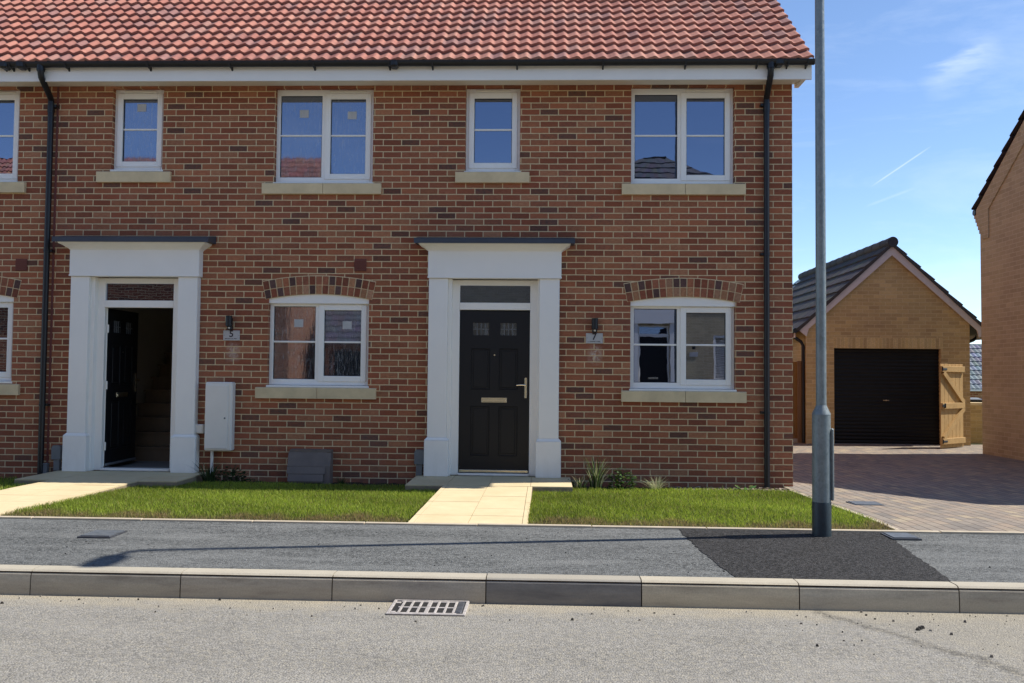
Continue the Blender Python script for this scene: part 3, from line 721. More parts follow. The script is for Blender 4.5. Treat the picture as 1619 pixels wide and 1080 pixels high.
def leaf_mesh(w, h, t=.044):
    """panelled door leaf, hinge edge at x=0, outer face at y=0, base at z=0"""
    m = MB(); pan = [(.14, w/2-.055, .20, .80), (w/2+.055, w-.14, .20, .80), (.14, w/2-.055, 1.0, 1.50), (w/2+.055, w-.14, 1.0, 1.50), (.16, w/2-.07, 1.66, 1.81), (w/2+.07, w-.16, 1.66, 1.81)]
    wall_holes(m, 0, w, 0, h, pan, 0, t)
    for i, (a, b, c, d) in enumerate(pan):
        if i < 4:
            m.box(a, b, .012, t-.002, c, d); m.box(a+.03, b-.03, .004, .013, c+.03, d-.03, b=.006)
            for q in ((a, b, d-.012, d), (a, b, c, c+.012)): m.box(q[0], q[1], .003, .013, q[2], q[3], b=.004)
            for q in ((a, a+.012), (b-.012, b)): m.box(q[0], q[1], .003, .013, c+.012, d-.012, b=.004)
    return m, pan[4:]
def door(root, dx, open_deg=0):
    """white surround, frame with fanlight and black six-panel leaf"""
    y = lambda: 0
    s = MB(); xl, xr = -1.405+dx, .195+dx; P = -.11
    s.box(xl, xr, P-.02, -.002, 2.565, 2.90, b=.004)
    # cornice
    prof = [(-.13, 2.885), (-.145, 2.905), (-.165, 2.915), (-.19, 2.935), (-.225, 2.952), (-.235, 2.972)]
    for (a, za), (b, zb) in zip(prof, prof[1:]):
        ea, eb = -a-.13, -b-.13
        A = [(xl-ea, 0, za), (xl-ea, a, za), (xr+ea, a, za), (xr+ea, 0, za)]; B = [(xl-eb, 0, zb), (xl-eb, b, zb), (xr+eb, b, zb), (xr+eb, 0, zb)]
        for k in range(3): s.face([A[k], A[k+1], B[k+1], B[k]][::-1] if False else [A[k+1], A[k], B[k], B[k+1]][::-1])
    s.box(xl-.105, xr+.105, -.235, -.002, 2.968, 2.976)
    s.box(xl-.004, xr+.004, P-.024, P-.019, 2.565, 2.585)
    sur = s.build('door_surround', M['surround'], root)
    for a, b in ((-1.395+dx, -1.165+dx), (-.065+dx, .175+dx)):
        m = MB(); m.box(a, b, P, -.002, .655, 2.563, b=.005)
        pl = (-.03, .03); m.box(a-.03, b+.03, P-.03, -.002, .194, .625, b=.006)
        # chamfered top of the plinth
        z0, z1 = .625, .657; A = [(a-.03, 0), (a-.03, P-.03), (b+.03, P-.03), (b+.03, 0)]; B = [(a, 0), (a, P), (b, P), (b, 0)]
        for k in range(3): m.face([(*A[k], z0), (*A[k+1], z0), (*B[k+1], z1), (*B[k], z1)])
        m.build('pilaster', M['surround'], sur)
    m = MB(); m.prism([(-.262, 2.965), (-.262, 3.022), (-.255, 3.028), (-.003, 3.075), (-.003, 2.978), (-.250, 2.978)], 'x', xl-.155, xr+.155)
    cr = recalc(m.build('canopy_roof', M['lead'], sur))
    # frame
    x0, x1, zb, zt = -1.10+dx, -.105+dx, .196, 2.56; y0, y1 = .03, .10; f = MB()
    f.box(x0-.05, x0+.068, y0, y1, zb, zt, b=.004); f.box(x1-.072, x1+.05, y0, y1, zb, zt, b=.004)
    f.box(x0+.068, x1-.072, y0, y1, 2.492, zt, b=.004); f.box(x0+.068, x1-.072, y0-.004, y1, 2.195, 2.283, b=.004)
    f.box(x0+.068, x1-.072, y0-.02, y1+.04, zb, .222, b=.003)
    # reveal boards beside the pilasters
    f.box(-1.165+dx, x0-.02, -.05, y0+.02, .194, 2.563, b=.003); f.box(x1+.02, -.065+dx, -.05, y0+.02, .194, 2.563, b=.003)
    fr = f.build('door_frame', M['upvc'], root)
    m = MB(); m.box(x0+.066, x1-.07, y0+.03, y0+.038, 2.28, 2.495); m.build('fanlight_pane', M['glass'], fr)
    w, h = x1-.075-(x0+.071), 1.955
    m, lights = leaf_mesh(w, h); dl = recalc(m.build('door', M['door'], root))
    if open_deg: dl.location = (x0+.075, y1-.005, .235); dl.rotation_euler = (0, 0, R(open_deg))
    else: dl.location = (x0+.071, y0+.018, .228)
    for a, b, c, d in lights:
        k = MB(); k.box(a, b, .012, .02, c, d); k.build('door_pane', M['obscure'], dl)
        k = MB()
        for i in (1, 2, 3): k.box(a+(b-a)*i/4-.0035, a+(b-a)*i/4+.0035, .006, .012, c, d)
        k.box(a, b, .006, .0115, (c+d)/2-.0035, (c+d)/2+.0035); k.build('leaded_bar', M['grey'], dl)
    k = MB(); k.box(w/2-.155, w/2+.155, -.010, 0, .845, .905, b=.003); k.box(w/2-.14, w/2+.14, -.017, -.009, .855, .888, b=.004); k.build('letter_plate', M['chrome'], dl)
    k = MB(); k.box(w-.058, w-.028, -.012, 0, .90, 1.15, b=.004); k.tube([(w-.043, -.01, 1.06), (w-.043, -.05, 1.06)], .009, 10); k.tube([(w-.043, -.05, 1.06), (w-.10, -.052, 1.062), (w-.155, -.048, 1.058)], [.010, .009, .007], 10); k.build('handle', M['chrome'], dl)
    k = MB(); k.tube([(w/2, -.004, 1.42), (w/2, .002, 1.42)], .010, 12); k.build('spyhole', M['chrome'], dl)
    k = MB(); k.box(0.01, w-.01, -.022, 0, .005, .035, b=.005); k.build('weather_bar', M['chrome'] if not open_deg else M['grey'], dl)
    if open_deg:   # white hinge edge and hinges seen in the opening
        k = MB(); k.box(-.004, .0, -.001, .045, 0, h); k.build('hinge_edge', M['upvc'], dl)
        for z in (.25, 1.0, 1.7):
            k = MB(); k.tube([(-.012, -.012, z-.05), (-.012, -.012, z+.05)], .011, 10); k.build('hinge', M['upvc'], dl)
    return dl
def roof_tiles(root, x0, x1, y_e, z_e, pitch, slope_len, name='roof', gauge=.236, wave=.15, amp=.0128, ny_col=None, both=False, palette=None, mat='pantile', sub=10, step=.036, flat=False):
    t = R(pitch); c, s_ = math.cos(t), math.sin(t); m = MB(); rows = int(slope_len/gauge); nx = int(round((x1-x0)/wave))*sub
    xs = [x0+(x1-x0)*i/nx for i in range(nx+1)]
    def prof(x):
        u = 2*math.pi*(x-3.085)/wave
        if flat: return max(0, math.sin(u))**2*amp
        return amp*(math.sin(u+math.pi)-.27*math.sin(2*(u+math.pi)))
    hs = [prof(x) for x in xs]
    pt = lambda x, d, hh: (x, y_e+d*c-hh*s_, z_e+d*s_+hh*c)
    tc = {}
    for r in range(rows):
        d0, d1 = r*gauge, (r+1)*gauge+.02; i0 = len(m.v); jit = [0]*(nx+1)
        h0 = step
        for i, x in enumerate(xs):
            k = random.Random(r*977+int((i-1)//(2*sub))).uniform(-.0025, .0025)
            m.v += [pt(x, d0+k, hs[i]+h0-.032+k), pt(x, d0+k, hs[i]+h0+k), pt(x, (d0+d1)/2, hs[i]+h0*.5), pt(x, d1, hs[i])]
        for i in range(nx):
            key = (r, i//sub)
            if key not in tc:
                q = random.random(); base = palette[int(q*len(palette))]; g = random.uniform(.93, 1.07); tc[key] = tuple(b*g for b in base)
            for k in range(3): m.f.append((i0+i*4+k, i0+(i+1)*4+k, i0+(i+1)*4+k+1, i0+i*4+k+1)); m.c.append(tc[key])
    L_ = rows*gauge
    o = m.build(name, M[mat], root, smooth='angle')
    return o, L_
RT = [(.36, .145, .108), (.38, .165, .122), (.34, .135, .102), (.39, .175, .13), (.325, .14, .11), (.36, .155, .118), (.28, .14, .122), (.41, .195, .145), (.35, .145, .108), (.37, .155, .115), (.30, .125, .10), (.31, .16, .13)]
GT = [(.060, .058, .062), (.075, .07, .072), (.05, .05, .056), (.068, .062, .06)]
PITCH = 40.5
ZR = 5.09; YE = -.445
def gutter(root, x0, x1, brackets, ends=()):
    m = MB(); n = 10; yc, zc, r = -.40, 5.098, .054
    pts = [(yc+r*math.cos(math.pi+math.pi*i/n), zc+r*math.sin(math.pi+math.pi*i/n)*1.05) for i in range(n+1)]
    inner = [(yc+(r-.006)*math.cos(math.pi+math.pi*i/n), zc+.0+(r-.006)*math.sin(math.pi+math.pi*i/n)*1.05) for i in range(n+1)][::-1]
    m.prism(pts+inner, 'x', x0, x1); g = recalc(m.build('gutter', M['black'], root))
    for x in brackets:
        k = MB(); k.prism([(yc-.06, zc-.01), (yc-.045, zc-.055), (yc, zc-.066), (yc+.045, zc-.07), (-.336, zc-.085), (-.336, zc+.02), (yc+.055, zc-.03), (yc, zc-.058), (yc-.045, zc-.03)], 'x', x-.009, x+.009)
        recalc(k.build('bracket', M['black'], g))
    for x in ends:
        k = MB(); k.box(x-.045, x+.045, yc-.068, yc+.066, zc-.078, zc+.012, b=.02); k.build('gutter_union', M['black'], g)
    return g
def downpipe(root, xt, x, zb=.10):
    m = MB(); y = -.055; m.tube([(xt, -.40, 5.06), (xt, -.40, 5.0), (xt, -.395, 4.965), (xt+(x-xt)*.12, -.37, 4.93), (x-(x-xt)*.12, -.10, 4.785), (x, -.06, 4.755), (x, y, 4.72), (x, y, 4.3), (x, y, zb)], [.042, .038, .036, .036, .036, .036, .037, .034, .034], 16)
    p = m.build('downpipe', M['pipe'], root, smooth='angle')
    m = MB(); m.tube([(x, y, 4.60), (x, y, 4.70), (x, y, 4.705)], [.041, .041, .036], 16); m.build('pipe_collar', M['pipe'], p, smooth='angle'); m = MB(); m.tube([(xt, -.4, 5.0), (xt, -.4, 5.07)], .047, 16); m.build('gutter_outlet', M['pipe'], p, smooth='angle')
    for z in (4.68, 2.88, .99):
        k = MB(); k.tube([(x, y, z-.014), (x, y, z+.014)], .040, 16)
        sgn = 1 if x < 0 else -1
        k.box(x+sgn*.0, x+sgn*.07, y-.006, -.001, z-.014, z+.014); k.box(x+sgn*.055, x+sgn*.07, y-.016, y-.006, z-.012, z+.012)
        k.build('pipe_clip', M['pipe'], p)
def house(label, loc, x0, x1, wins, dx, door_open, gable_r=False, gable_l=False, sills=(), arches=(), vents=(), name='terraced_house'):
    r = thing(name, label, 'house', loc, 'houses in the red brick terrace')
    holes = []
    for w in wins: holes.append((w['x'], w['x']+w['w'], w['z']-.03 if w['z'] < 2 else w['z']-.03, w['z']+w['h']+(.10 if w['z'] < 2 else .0)))
    holes = [(a, b, c, min(d, 4.93)) for a, b, c, d in holes]
    holes.append((-1.13+dx, -.075+dx, .15, 2.60))
    m = MB(); wall_holes(m, x0, x1, -.1, 4.955, holes, 0, .30)
    DEP = 8.6; zr = ZR + (DEP/2-YE)*math.tan(R(PITCH)) - .07; e = .0
    # party / gable walls and rear wall
    for xa, xb in ((x0, x0+.2), (x1-.3, x1)):
        m.prism([(.30, -.1), (DEP, -.1), (DEP, 5.05), (DEP/2, zr-.06), (.30, 5.28), ], 'x', xa, xb)
    if gable_r: m.prism([(.002, 4.955), (.30, 4.955), (.30, 5.27), (.002, 5.03)], 'x', x1-.3, x1)
    m.box(x0+.2, x1-.3, DEP-.3, DEP, -.1, 5.05)
    m.build('wall', M['red'], r)
    m = MB(); m.box(x0+.2, x1-.3, .3, DEP-.3, .13, .19); m.build('floor', M['floor'], r)
    m = MB(); m.box(x0+.2, x1-.3, .302, DEP-.3, 2.62, 2.85); m.box(x0+.2, x1-.3, .302, DEP-.3, 4.96, 5.02)
    m.box(x0+.2, x1-.3, 4.2, 4.3, .19, 2.62); m.box(x0+.2, x1-.3, 4.2, 4.3, 2.85, 4.96); m.box(.25+dx, .33+dx, .302, 4.2, .19, 2.62); m.box(x0+.201, x0+.215, .302, 4.2, .19, 2.62); m.box(x0+.216, x0+.23, .302, 4.2, 2.85, 4.96)
    m.build('inner_wall', M['plaster'], r)
    ro, L_ = roof_tiles(r, x0 if not gable_l else x0-.125, x1 if not gable_r else 3.085, YE, ZR, PITCH, (DEP/2-YE)/math.cos(R(PITCH))+.1, palette=RT)
    m = MB(); xa, xb = x0, (x1 if not gable_r else 3.05)
    ridz = ZR+L_*math.sin(R(PITCH)); ry = YE+L_*math.cos(R(PITCH))
    m.prism([(YE+.01, ZR-.03), (ry, ridz-.03), (2*ry-YE, ZR-.03), (2*ry-YE, ZR-.09), (ry, ridz-.11), (YE+.06, ZR-.035)], 'x', xa+.002, xb-.002); recalc(m.build('roof_underside', M['black'], r))
    m = MB(); m.face([(xa, ry, ridz+.01), (xb, ry, ridz+.01), (xb, 2*ry-YE, ZR), (xa, 2*ry-YE, ZR)][::-1], (.45, .15, .1)); m.build('rear_roof', M['pantile'], r)
    m = MB(); n = 30; m.tube([(xa, ry, ridz-.01), (xb, ry, ridz-.01)], .12, 16, (.42, .13, .09)); m.build('ridge', M['pantile'], r, smooth=True)
    fx1 = 3.095 if gable_r else x1
    m = MB(); m.box(x0, fx1, -.335, -.31, 4.895, 5.09)
    if gable_r:
        m.box(fx1-.02, fx1+.0, -.3095, .0, 4.97, 5.10); m.prism([(2.985, 4.90), (fx1-.06, 4.90), (fx1, 4.965), (fx1, 4.985), (2.985, 4.985)], 'y', -.3095, -.002)
    m.build('fascia', M['white'], r)
    m = MB(); m.prism([(-.3095, 4.897), (-.001, 4.945), (-.001, 4.953), (-.3095, 4.907)], 'x', x0, x1+(.02 if gable_r else 0)); recalc(m.build('soffit', M['soffit'], r))
    for w in wins:
        window(r, w['x'], w['z'], w['w'], w['h'], w.get('kind', 'wide'), w.get('film', False), w.get('st', ()), bars=w.get('bar', .51))
    for s_ in sills: sill(r, *s_)
    for a in arches: arch(r, *a)
    for (x, z) in vents:
        k = MB(); k.box(x-.075, x+.075, -.012, 0, z-.075, z+.075, b=.005)
        for i in range(6): k.box(x-.062, x+.062, -.018, -.012, z-.062+i*.022, z-.052+i*.022)
        k.build('wall_vent', M['vent'], r)
    door(r, dx, door_open)
    return r
H7 = house('right hand terraced red brick house with the closed black front door', (.6, 0, .1), -1.72, 2.96,
    [dict(x=-.985, z=3.89, w=.667, h=1.03, kind='small'), dict(x=1.03, z=3.74, w=1.24, h=1.18), dict(x=1.03, z=1.262, w=1.253, h=1.038)],
    0, 0, gable_r=True, sills=[(-1.10, -.20, 3.873, False), (.918, 2.397, 3.732), (.923, 2.404, 1.238)], arches=[(.99, 2.335, 2.30, .068)], vents=[])
H5 = house('middle terraced red brick house with the black front door standing open', (-3.9, 0, .1), -6.11, -1.72,
    [dict(x=-5.376, z=3.905, w=.64, h=1.015, kind='small', film=True, st=[(-5.05, 4.70)]), dict(x=-3.335, z=3.75, w=1.215, h=1.165, film=True, st=[(-3.0, 4.62), (-2.40, 4.60)]),
     dict(x=-3.372, z=1.262, w=1.235, h=1.038, film=True, st=[(-3.02, 2.02), (-2.42, 2.0)])],
    -4.39, 91, sills=[(-5.54, -4.617, 3.873, False), (-3.472, -2.006, 3.732), (-3.503, -2.031, 1.235)], arches=[(-3.41, -2.10, 2.305, .068)], vents=[(-2.25, 2.73)])
H3 = house('leftmost terraced red brick house, mostly cut off by the frame, left of the left downpipe', (-8.3, 0, .1), -10.6, -6.11,
    [dict(x=-7.79, z=3.75, w=1.235, h=1.165), dict(x=-7.80, z=1.275, w=1.245, h=1.03)],
    -8.78, 0, sills=[(-7.92, -6.44, 3.742), (-7.92, -6.44, 1.24)], arches=[(-7.84, -6.51, 2.30, .068)], vents=[(-6.47, 2.71)])
for hs, (x0, x1), br in ((H7, (-1.72, 3.105), [-1.35, -.35, .66, 1.62, 2.45, 2.80, 3.02]), (H5, (-6.11, -1.72), [-5.75, -4.75, -3.76, -2.76, -1.86]), (H3, (-10.6, -6.11), [-10, -9, -8, -7, -6.52, -6.43, -6.24])):
    gutter(hs, x0, x1, br, {H7: [2.70], H5: [-1.8], H3: [-6.5, -6.30]}[hs])
downpipe(H7, 2.605, 2.64); downpipe(H3, -6.065, -6.125)
m = MB(); m.box(-6.085, -6.058, -.004, 0.002, .09, 4.94); m.build('movement_joint', M['joint'], H5)
# hall and stairs behind the open door
m = MB()
for i in range(11): m.box(-5.86, -4.90, 1.25+i*.225, 1.25+(i+1)*.225+.02, .19+i*.19, .19+(i+1)*.19-.025); 
for i in range(11): m.box(-5.88, -4.90, 1.225+i*.225, 1.25+(i+1)*.225, .19+(i+1)*.19-.025, .19+(i+1)*.19)
st = m.build('staircase', M['stair'], H5)
k = MB(); k.box(-5.14, -5.00, 1.434, 1.448, .43, .53, b=.003); k.build('socket_plate', M['upvc'], st)
m = MB()
for i in range(24): m.box(-7.73, -6.62, .16, .185, 1.36+i*.036, 1.372+i*.036)
m.build('blind', M['upvc'], H3)
for hh in (H7, H5, H3): settle(hh)

# ------------------------------------------------------------------ fittings on the facade
def text_mesh(s, size, x, z, y, mat, name='numeral', parent=None):
    cu = bpy.data.curves.new(name, 'FONT'); cu.body = s; cu.size = size; cu.align_x = 'CENTER'; cu.extrude = .0006; cu.offset = .0022
    o = bpy.data.objects.new('tmp', cu); COL.objects.link(o); bpy.context.view_layer.update()
    me = bpy.data.meshes.new_from_object(o); bpy.data.objects.remove(o); me.name = name; me.materials.clear(); me.materials.append(mat)
    n = bpy.data.objects.new(name, me); COL.objects.link(n); n.rotation_euler = (R(90), 0, 0); n.location = (x, y, z)
    if parent is not None: n.parent = parent
    return n
def light(x, label, small=0):
    r = thing('wall_light', label, 'wall light', (x, 0, 1.94), 'outside lights above the house numbers')
    m = MB(); m.box(x-.024, x+.024, -.03, -.001, 1.985, 2.075, b=.005); m.build('back_plate', M['black'], r)
    m = MB(); m.tube([(x, -.075, 1.965), (x, -.075, 1.97), (x, -.075, 2.092), (x, -.075, 2.096)], [.034, .038, .038, .034], 18); m.build('shade', M['black'], r, smooth='angle')
    m = MB(); m.box(x-.028, x+.028, -.065, -.002, 1.925, 1.975, b=.008); s_ = m.build('sensor', M['black'], r)
    m = MB(); m.tube([(x, -.062, 1.95), (x, -.072, 1.95), (x, -.078, 1.95)], [.014, .012, .005], 12); m.build('sensor_lens', M['meter'], s_, smooth=True); settle(r)
light(.600, 'small black cylindrical wall light on the brick between closed door and right hand window'); light(-3.832, 'small black cylindrical wall light above the tall white meter cupboard')
def plate(x, s, label):
    r = thing('number_sign', label, 'house sign', (x, 0, 1.79), 'house number plates')
    m = MB(); m.box(x-.101, x+.101, -.012, -.001, 1.797, 1.921, b=.003); m.build('plate', M['plate'], r)
    text_mesh(s, .112, x, 1.842, -.0128, M['ink'], 'numeral', r)
    m = MB(); xx = x-.078
    while xx < x+.075:
        w = random.uniform(.004, .008); m.box(xx, xx+w, -.0128, -.0122, 1.815, 1.823+random.choice((0, .003))); xx += w+.0022+random.choice((0, 0, 0, .005))
    m.build('lettering', M['ink'], r)
    m = MB()
    for q in (-.086, .086): m.tube([(x+q, -.012, 1.862), (x+q, -.0145, 1.862)], .004, 8)
    m.build('screw', M['grey'], r); settle(r)
plate(.598, '7', 'grey number plate reading 7 beside the closed door'); plate(-3.821, '5', 'grey number plate reading 5 on the brick right of the open door')
r = thing('meter_cupboard', 'tall white electricity meter cupboard on the brick right of the open door', 'meter box', (-3.93, -.06, .09))
m = MB(); m.box(-4.085, -3.755, -.125, -.001, .462, 1.29, b=.014); m.build('case', M['meter'], r)
m = MB(); m.box(-4.078, -3.80, -.137, -.122, .487, 1.255, b=.006); dr = m.build('door', M['meter'], r)
m = MB(); m.tube([(-3.835, -.137, .857), (-3.835, -.141, .857)], .011, 14); m.build('lock', M['grey'], dr)
m = MB(); m.tube([(-4.015, -.045, .08), (-4.015, -.045, .465)], .019, 12); m.build('conduit', M['meter'], r, smooth='angle'); settle(r)
r = thing('junction_box', 'small cream box with conduit on the brick beside the right pilaster of the open door', 'junction box', (-4.14, 0, .66))
m = MB(); m.box(-4.235, -4.125, -.06, -.001, .665, .775, b=.008); m.build('box', M['meter'], r); m = MB(); m.box(-4.222, -4.138, -.064, -.059, .678, .762, b=.004); m.build('cover', M['meter'], r); settle(r)
r = thing('gas_meter_box', 'low brown grey gas meter box with sloping lid against the brick wall', 'gas box', (-2.8, -.1, .08))
m = MB(); m.prism([(-.001, .06), (-.17, .06), (-.15, .30), (-.10, .455), (-.001, .47)], 'x', -3.03, -2.545); recalc(m.build('case', M['gasbox'], r))
m = MB()
pr = lambda z: -.205 if z < .14 else -.205+(z-.14)*.33
N_ = 12
for k in range(4):
    za, zb = .125+k*.085, .125+(k+1)*.085-.005; wi = .012 if k == 0 else 0
    m.prism([(pr(za), za), (pr(zb), zb), (pr(zb)+.05, zb), (pr(za)+.05, za)], 'x', -3.06+wi*1.5, -2.60-wi*1.5)
m.prism([(-.198, .105), (-.204, .126), (-.155, .126), (-.15, .105)], 'x', -3.03, -2.63)
m.prism([(pr(.46)+.0, .462), (-.10, .486), (-.004, .492), (-.004, .47), (-.09, .455)], 'x', -3.05, -2.545)
recalc(m.build('lid', M['gasbox'], r)); settle(r)
for dx, lab in ((0, 'small grey pipe cover box low on the brick left of the closed door'), (-4.44, 'small grey pipe cover box low on the brick left of the open door')):
    r = thing('pipe_cover', lab, 'pipe cover', (-1.49+dx, 0, .19), 'grey pipe cover boxes beside the doors')
    m = MB(); m.prism([(-1.548+dx, .33), (-1.548+dx, .475), (-1.528+dx, .50), (-1.452+dx, .50), (-1.435+dx, .475), (-1.435+dx, .33)], 'y', -.07, -.001); recalc(m.build('hood', M['grey'], r))
    m = MB(); m.box(-1.53+dx, -1.455+dx, -.055, -.001, .19, .33, b=.006); m.build('duct', M['grey'], r); settle(r)
    if dx:
        r = thing('service_duct', 'short grey service duct standing between the left downpipe and the door plinth', 'duct', (-6.09, -.04, .1))
        m = MB(); m.box(-6.12, -6.045, -.06, -.001, .10, .27, b=.006); m.build('body', M['grey'], r); m = MB(); m.box(-6.125, -6.04, -.066, -.0015, .262, .28, b=.004); m.build('cap', M['grey'], r); settle(r)

# ------------------------------------------------------------------ lamp post
r = thing('lamp_post', 'galvanised steel street lamp post with dark painted foot on the pavement', 'lamp post', (2.16, -3.664, .19))
x, y = 2.155, -3.664
m = MB(); m.tube([(x, y, .15), (x, y, .452), (x, y, 1.125)], [.0705, .070, .0695], 28); m.tube([(x, y, 1.125), (x, y, 1.137), (x, y, 1.185), (x, y, 1.20)], [.071, .068, .044, .040], 28); m.build('base', M['galv'], r, smooth='angle')
m = MB(); m.tube([(x, y, .15), (x, y, .448), (x, y, .452)], [.0722, .0722, .0712], 28); m.build('painted_foot', M['bandpaint'], r, smooth='angle')
zt = 6.68
m = MB(); m.tube([(x, y, 1.15), (x, y, 3), (x-.002, y, 6.2), (x, y, zt-.12), (x, y-.03, zt-.03), (x, y-.09, zt), (x, y-.18, zt+.012)], [.0395, .0375, .033, .031, .031, .031, .030], 22); m.build('shaft', M['galv'], r, smooth='angle')
m = MB()
for i in range(9):
    pass
m.box(x+.060, x+.083, y-.05, y+.05, .465, 1.02, b=.008); dr = m.build('access_door', M['galv'], r)
m = MB(); m.tube([(x+.082, y, .95), (x+.086, y, .95)], .008, 10); m.build('door_lock', M['grey'], dr)
m = MB(); hw = .11
prof = [(-.14, .045), (-.2, .075), (-.34, .085), (-.48, .07), (-.52, .04)]
for k, ((ya, wa), (yb, wb)) in enumerate(zip(prof, prof[1:])):
    m.prism([(x-wa, y+ya), (x+wa, y+ya), (x+wb, y+yb), (x-wb, y+yb)], 'z', zt-.03, zt+.05)
recalc(m.build('lantern', M['grey'], r)); m = MB(); m.box(x-.06, x+.06, y-.46, y-.22, zt-.04, zt-.031); m.build('lens', M['paper'], r)
settle(r)

# ------------------------------------------------------------------ garage
r = thing('garage', 'detached buff brick garage with dark tiled gable roof and black roller door', 'garage', (6.9, 7.3, .08))
GY = 7.3; gx0, gx1, xm, zap, zev = 5.26, 8.50, 6.955, 4.08, 2.36; m = MB()
d0, d1, dt = 5.82, 7.93, 2.01
wall_holes(m, gx0, gx1, -.1, 2.36, [(d0, d1, -.099, dt)], GY, GY+.22)
_t = (zap-zev)/(xm-5.10); m.prism([(gx0, 2.36), (gx1, 2.36), (gx1, zap-.1-(gx1-xm)*_t), (xm, zap-.1), (gx0, zap-.1-(xm-gx0)*_t)], 'y', GY, GY+.22)
m.box(gx0, gx0+.22, GY+.22, GY+6, -.1, 2.36); m.box(gx1-.22, gx1, GY+.22, GY+6, -.1, 2.36); m.box(gx0+.22, gx1-.22, GY+5.78, GY+6, -.1, 2.36); m.prism([(gx0, 2.36), (gx1, 2.36), (xm, 4.00)], 'y', GY+5.78, GY+6)
m.build('wall', M['buff'], r)
m = MB(); xx = d0-.02
while xx < d1+.03:
    c = random.choice(BUFF)[1]; k = random.uniform(.78, 1.0); m.box(xx+.004, xx+.071, GY-.003, GY+.08, dt+.004, dt+.215, tuple(q*k for q in c)); xx += .075
lt = m.build('soldier_course', M['vouss'], r)
m = MB(); m.box(d0-.02, d1+.02, GY-.0012, GY+.07, dt+.001, dt+.219); m.build('lintel', M['mortar'], r)
m = MB()
nsl = 26
for i in range(nsl):
    za = .09+(dt-.09)*i/nsl; zb = .09+(dt-.09)*(i+1)/nsl; n4 = 5
    P = [(GY+.10-.012*math.sin(math.pi*j/n4), za+(zb-za)*j/n4) for j in range(n4+1)]
    m.prism(P+[(GY+.13, zb), (GY+.13, za)], 'x', d0+.002, d1-.002)
gd = recalc(m.build('roller_door', M['roller'], r)); m = MB(); m.tube([(6.87, GY+.09, .97), (6.87, GY+.06, .97)], .016, 10); m.box(6.81, 6.93, GY+.055, GY+.065, .962, .978, b=.003); m.build('handle', M['chrome'], gd)
m = MB(); m.box(d0, d1, GY+.06, GY+.14, .075, .10); m.build('door_sill', M['grey'], r)
# bargeboards: a mitred chevron, then verge and tiles
tp = math.atan2(zap-zev, xm-5.10)
pl = lambda x: zap+.02-abs(x-xm)*math.tan(tp)
for sg in (-1, 1):
    xe = xm+sg*1.83; m = MB(); o_ = .165
    m.prism([(xm, pl(xm)), (xe, pl(xe)), (xe, pl(xe)-.06), (xe-sg*.13, pl(xe)-.165), (xe-sg*.17, pl(xe-sg*.17)-.17), (xm, pl(xm)-.215)], 'y', GY-.075, GY-.04)
    recalc(m.build('bargeboard', M['barge'], r))
    m = MB(); L_ = 1.90/math.cos(tp); rows = 7; g = L_/rows
    yy = lin(GY-.11, GY+6.1, 43)
    def P_(d, y, hh): return (xm+sg*(1.90-d*math.cos(tp))+sg*hh*math.sin(tp), y, pl(xm)-1.90*math.tan(tp)+.03+d*math.sin(tp)+hh*math.cos(tp))
    for rr in range(rows):
        for j in range(42):
            c = random.choice(GT); c = tuple(q*random.uniform(.85, 1.15) for q in c); ja, jb = yy[j], yy[j+1]; h = .03; a, b = rr*g, (rr+1)*g+.015; md = (ja+jb)/2; rl = .012 if j % 2 else 0
            m.face([P_(a, ja, 0), P_(a, jb, 0), P_(a, jb, h+rl*.3), P_(a, md, h+rl), P_(a, ja, h+rl*.3)], c)
            m.face([P_(a, ja, h+rl*.3), P_(a, md, h+rl), P_(b, md, rl), P_(b, ja, rl*.3)], c); m.face([P_(a, md, h+rl), P_(a, jb, h+rl*.3), P_(b, jb, rl*.3), P_(b, md, rl)], c)
        m.face([P_(rr*g, GY-.11, -.045), P_(rr*g, GY-.11, .03), P_((rr+1)*g, GY-.11, .002), P_((rr+1)*g, GY-.11, -.045)], (.06, .055, .055))
        m.face([P_(rr*g, GY-.11, -.045), P_(rr*g, GY+6.1, -.045), P_((rr+1)*g, GY+6.1, -.045), P_((rr+1)*g, GY-.11, -.045)], (.05, .05, .05))
    recalc(m.build('roof', M['greytile'], r))
m = MB()
for j in range(14): m.tube([(xm, GY-.13+j*.448, pl(xm)+.045), (xm, GY-.13+(j+1)*.448-.006, pl(xm)+.04)], [.105, .10], 16, random.choice(GT))
m.build('ridge', M['greytile'], r, smooth='angle')
for sg in (-1, 1):
    xe = xm+sg*1.93; ze = pl(xm)-1.86*math.tan(tp)-.0; m = MB()
    m.tube([(xe, GY-.10, ze-.02), (xe, GY+6.1, ze-.02)], .05, 12); g = m.build('gutter', M['black'], r, smooth='angle')
    xw = (gx0-.04) if sg < 0 else (gx1+.04); GP = GY if sg < 0 else GY+.45
    m = MB(); m.tube([(xe, GP+.06, ze-.04), (xe, GP+.06, ze-.10), (xe+(xw-xe)*.2, GP+.06, ze-.16), (xw-(xw-xe)*.2, GP+.06, ze-.24), (xw, GP+.06, ze-.32), (xw, GP+.06, .1)], .034, 12); m.build('downpipe', M['pipe'], r, smooth='angle')
    m = MB(); m.box(min(xe, xe-sg*.02), max(xe, xe-sg*.02), GY-.03, GY+6.0, ze-.16, ze+.02); m.build('eaves_fascia', M['barge'], r)
settle(r)

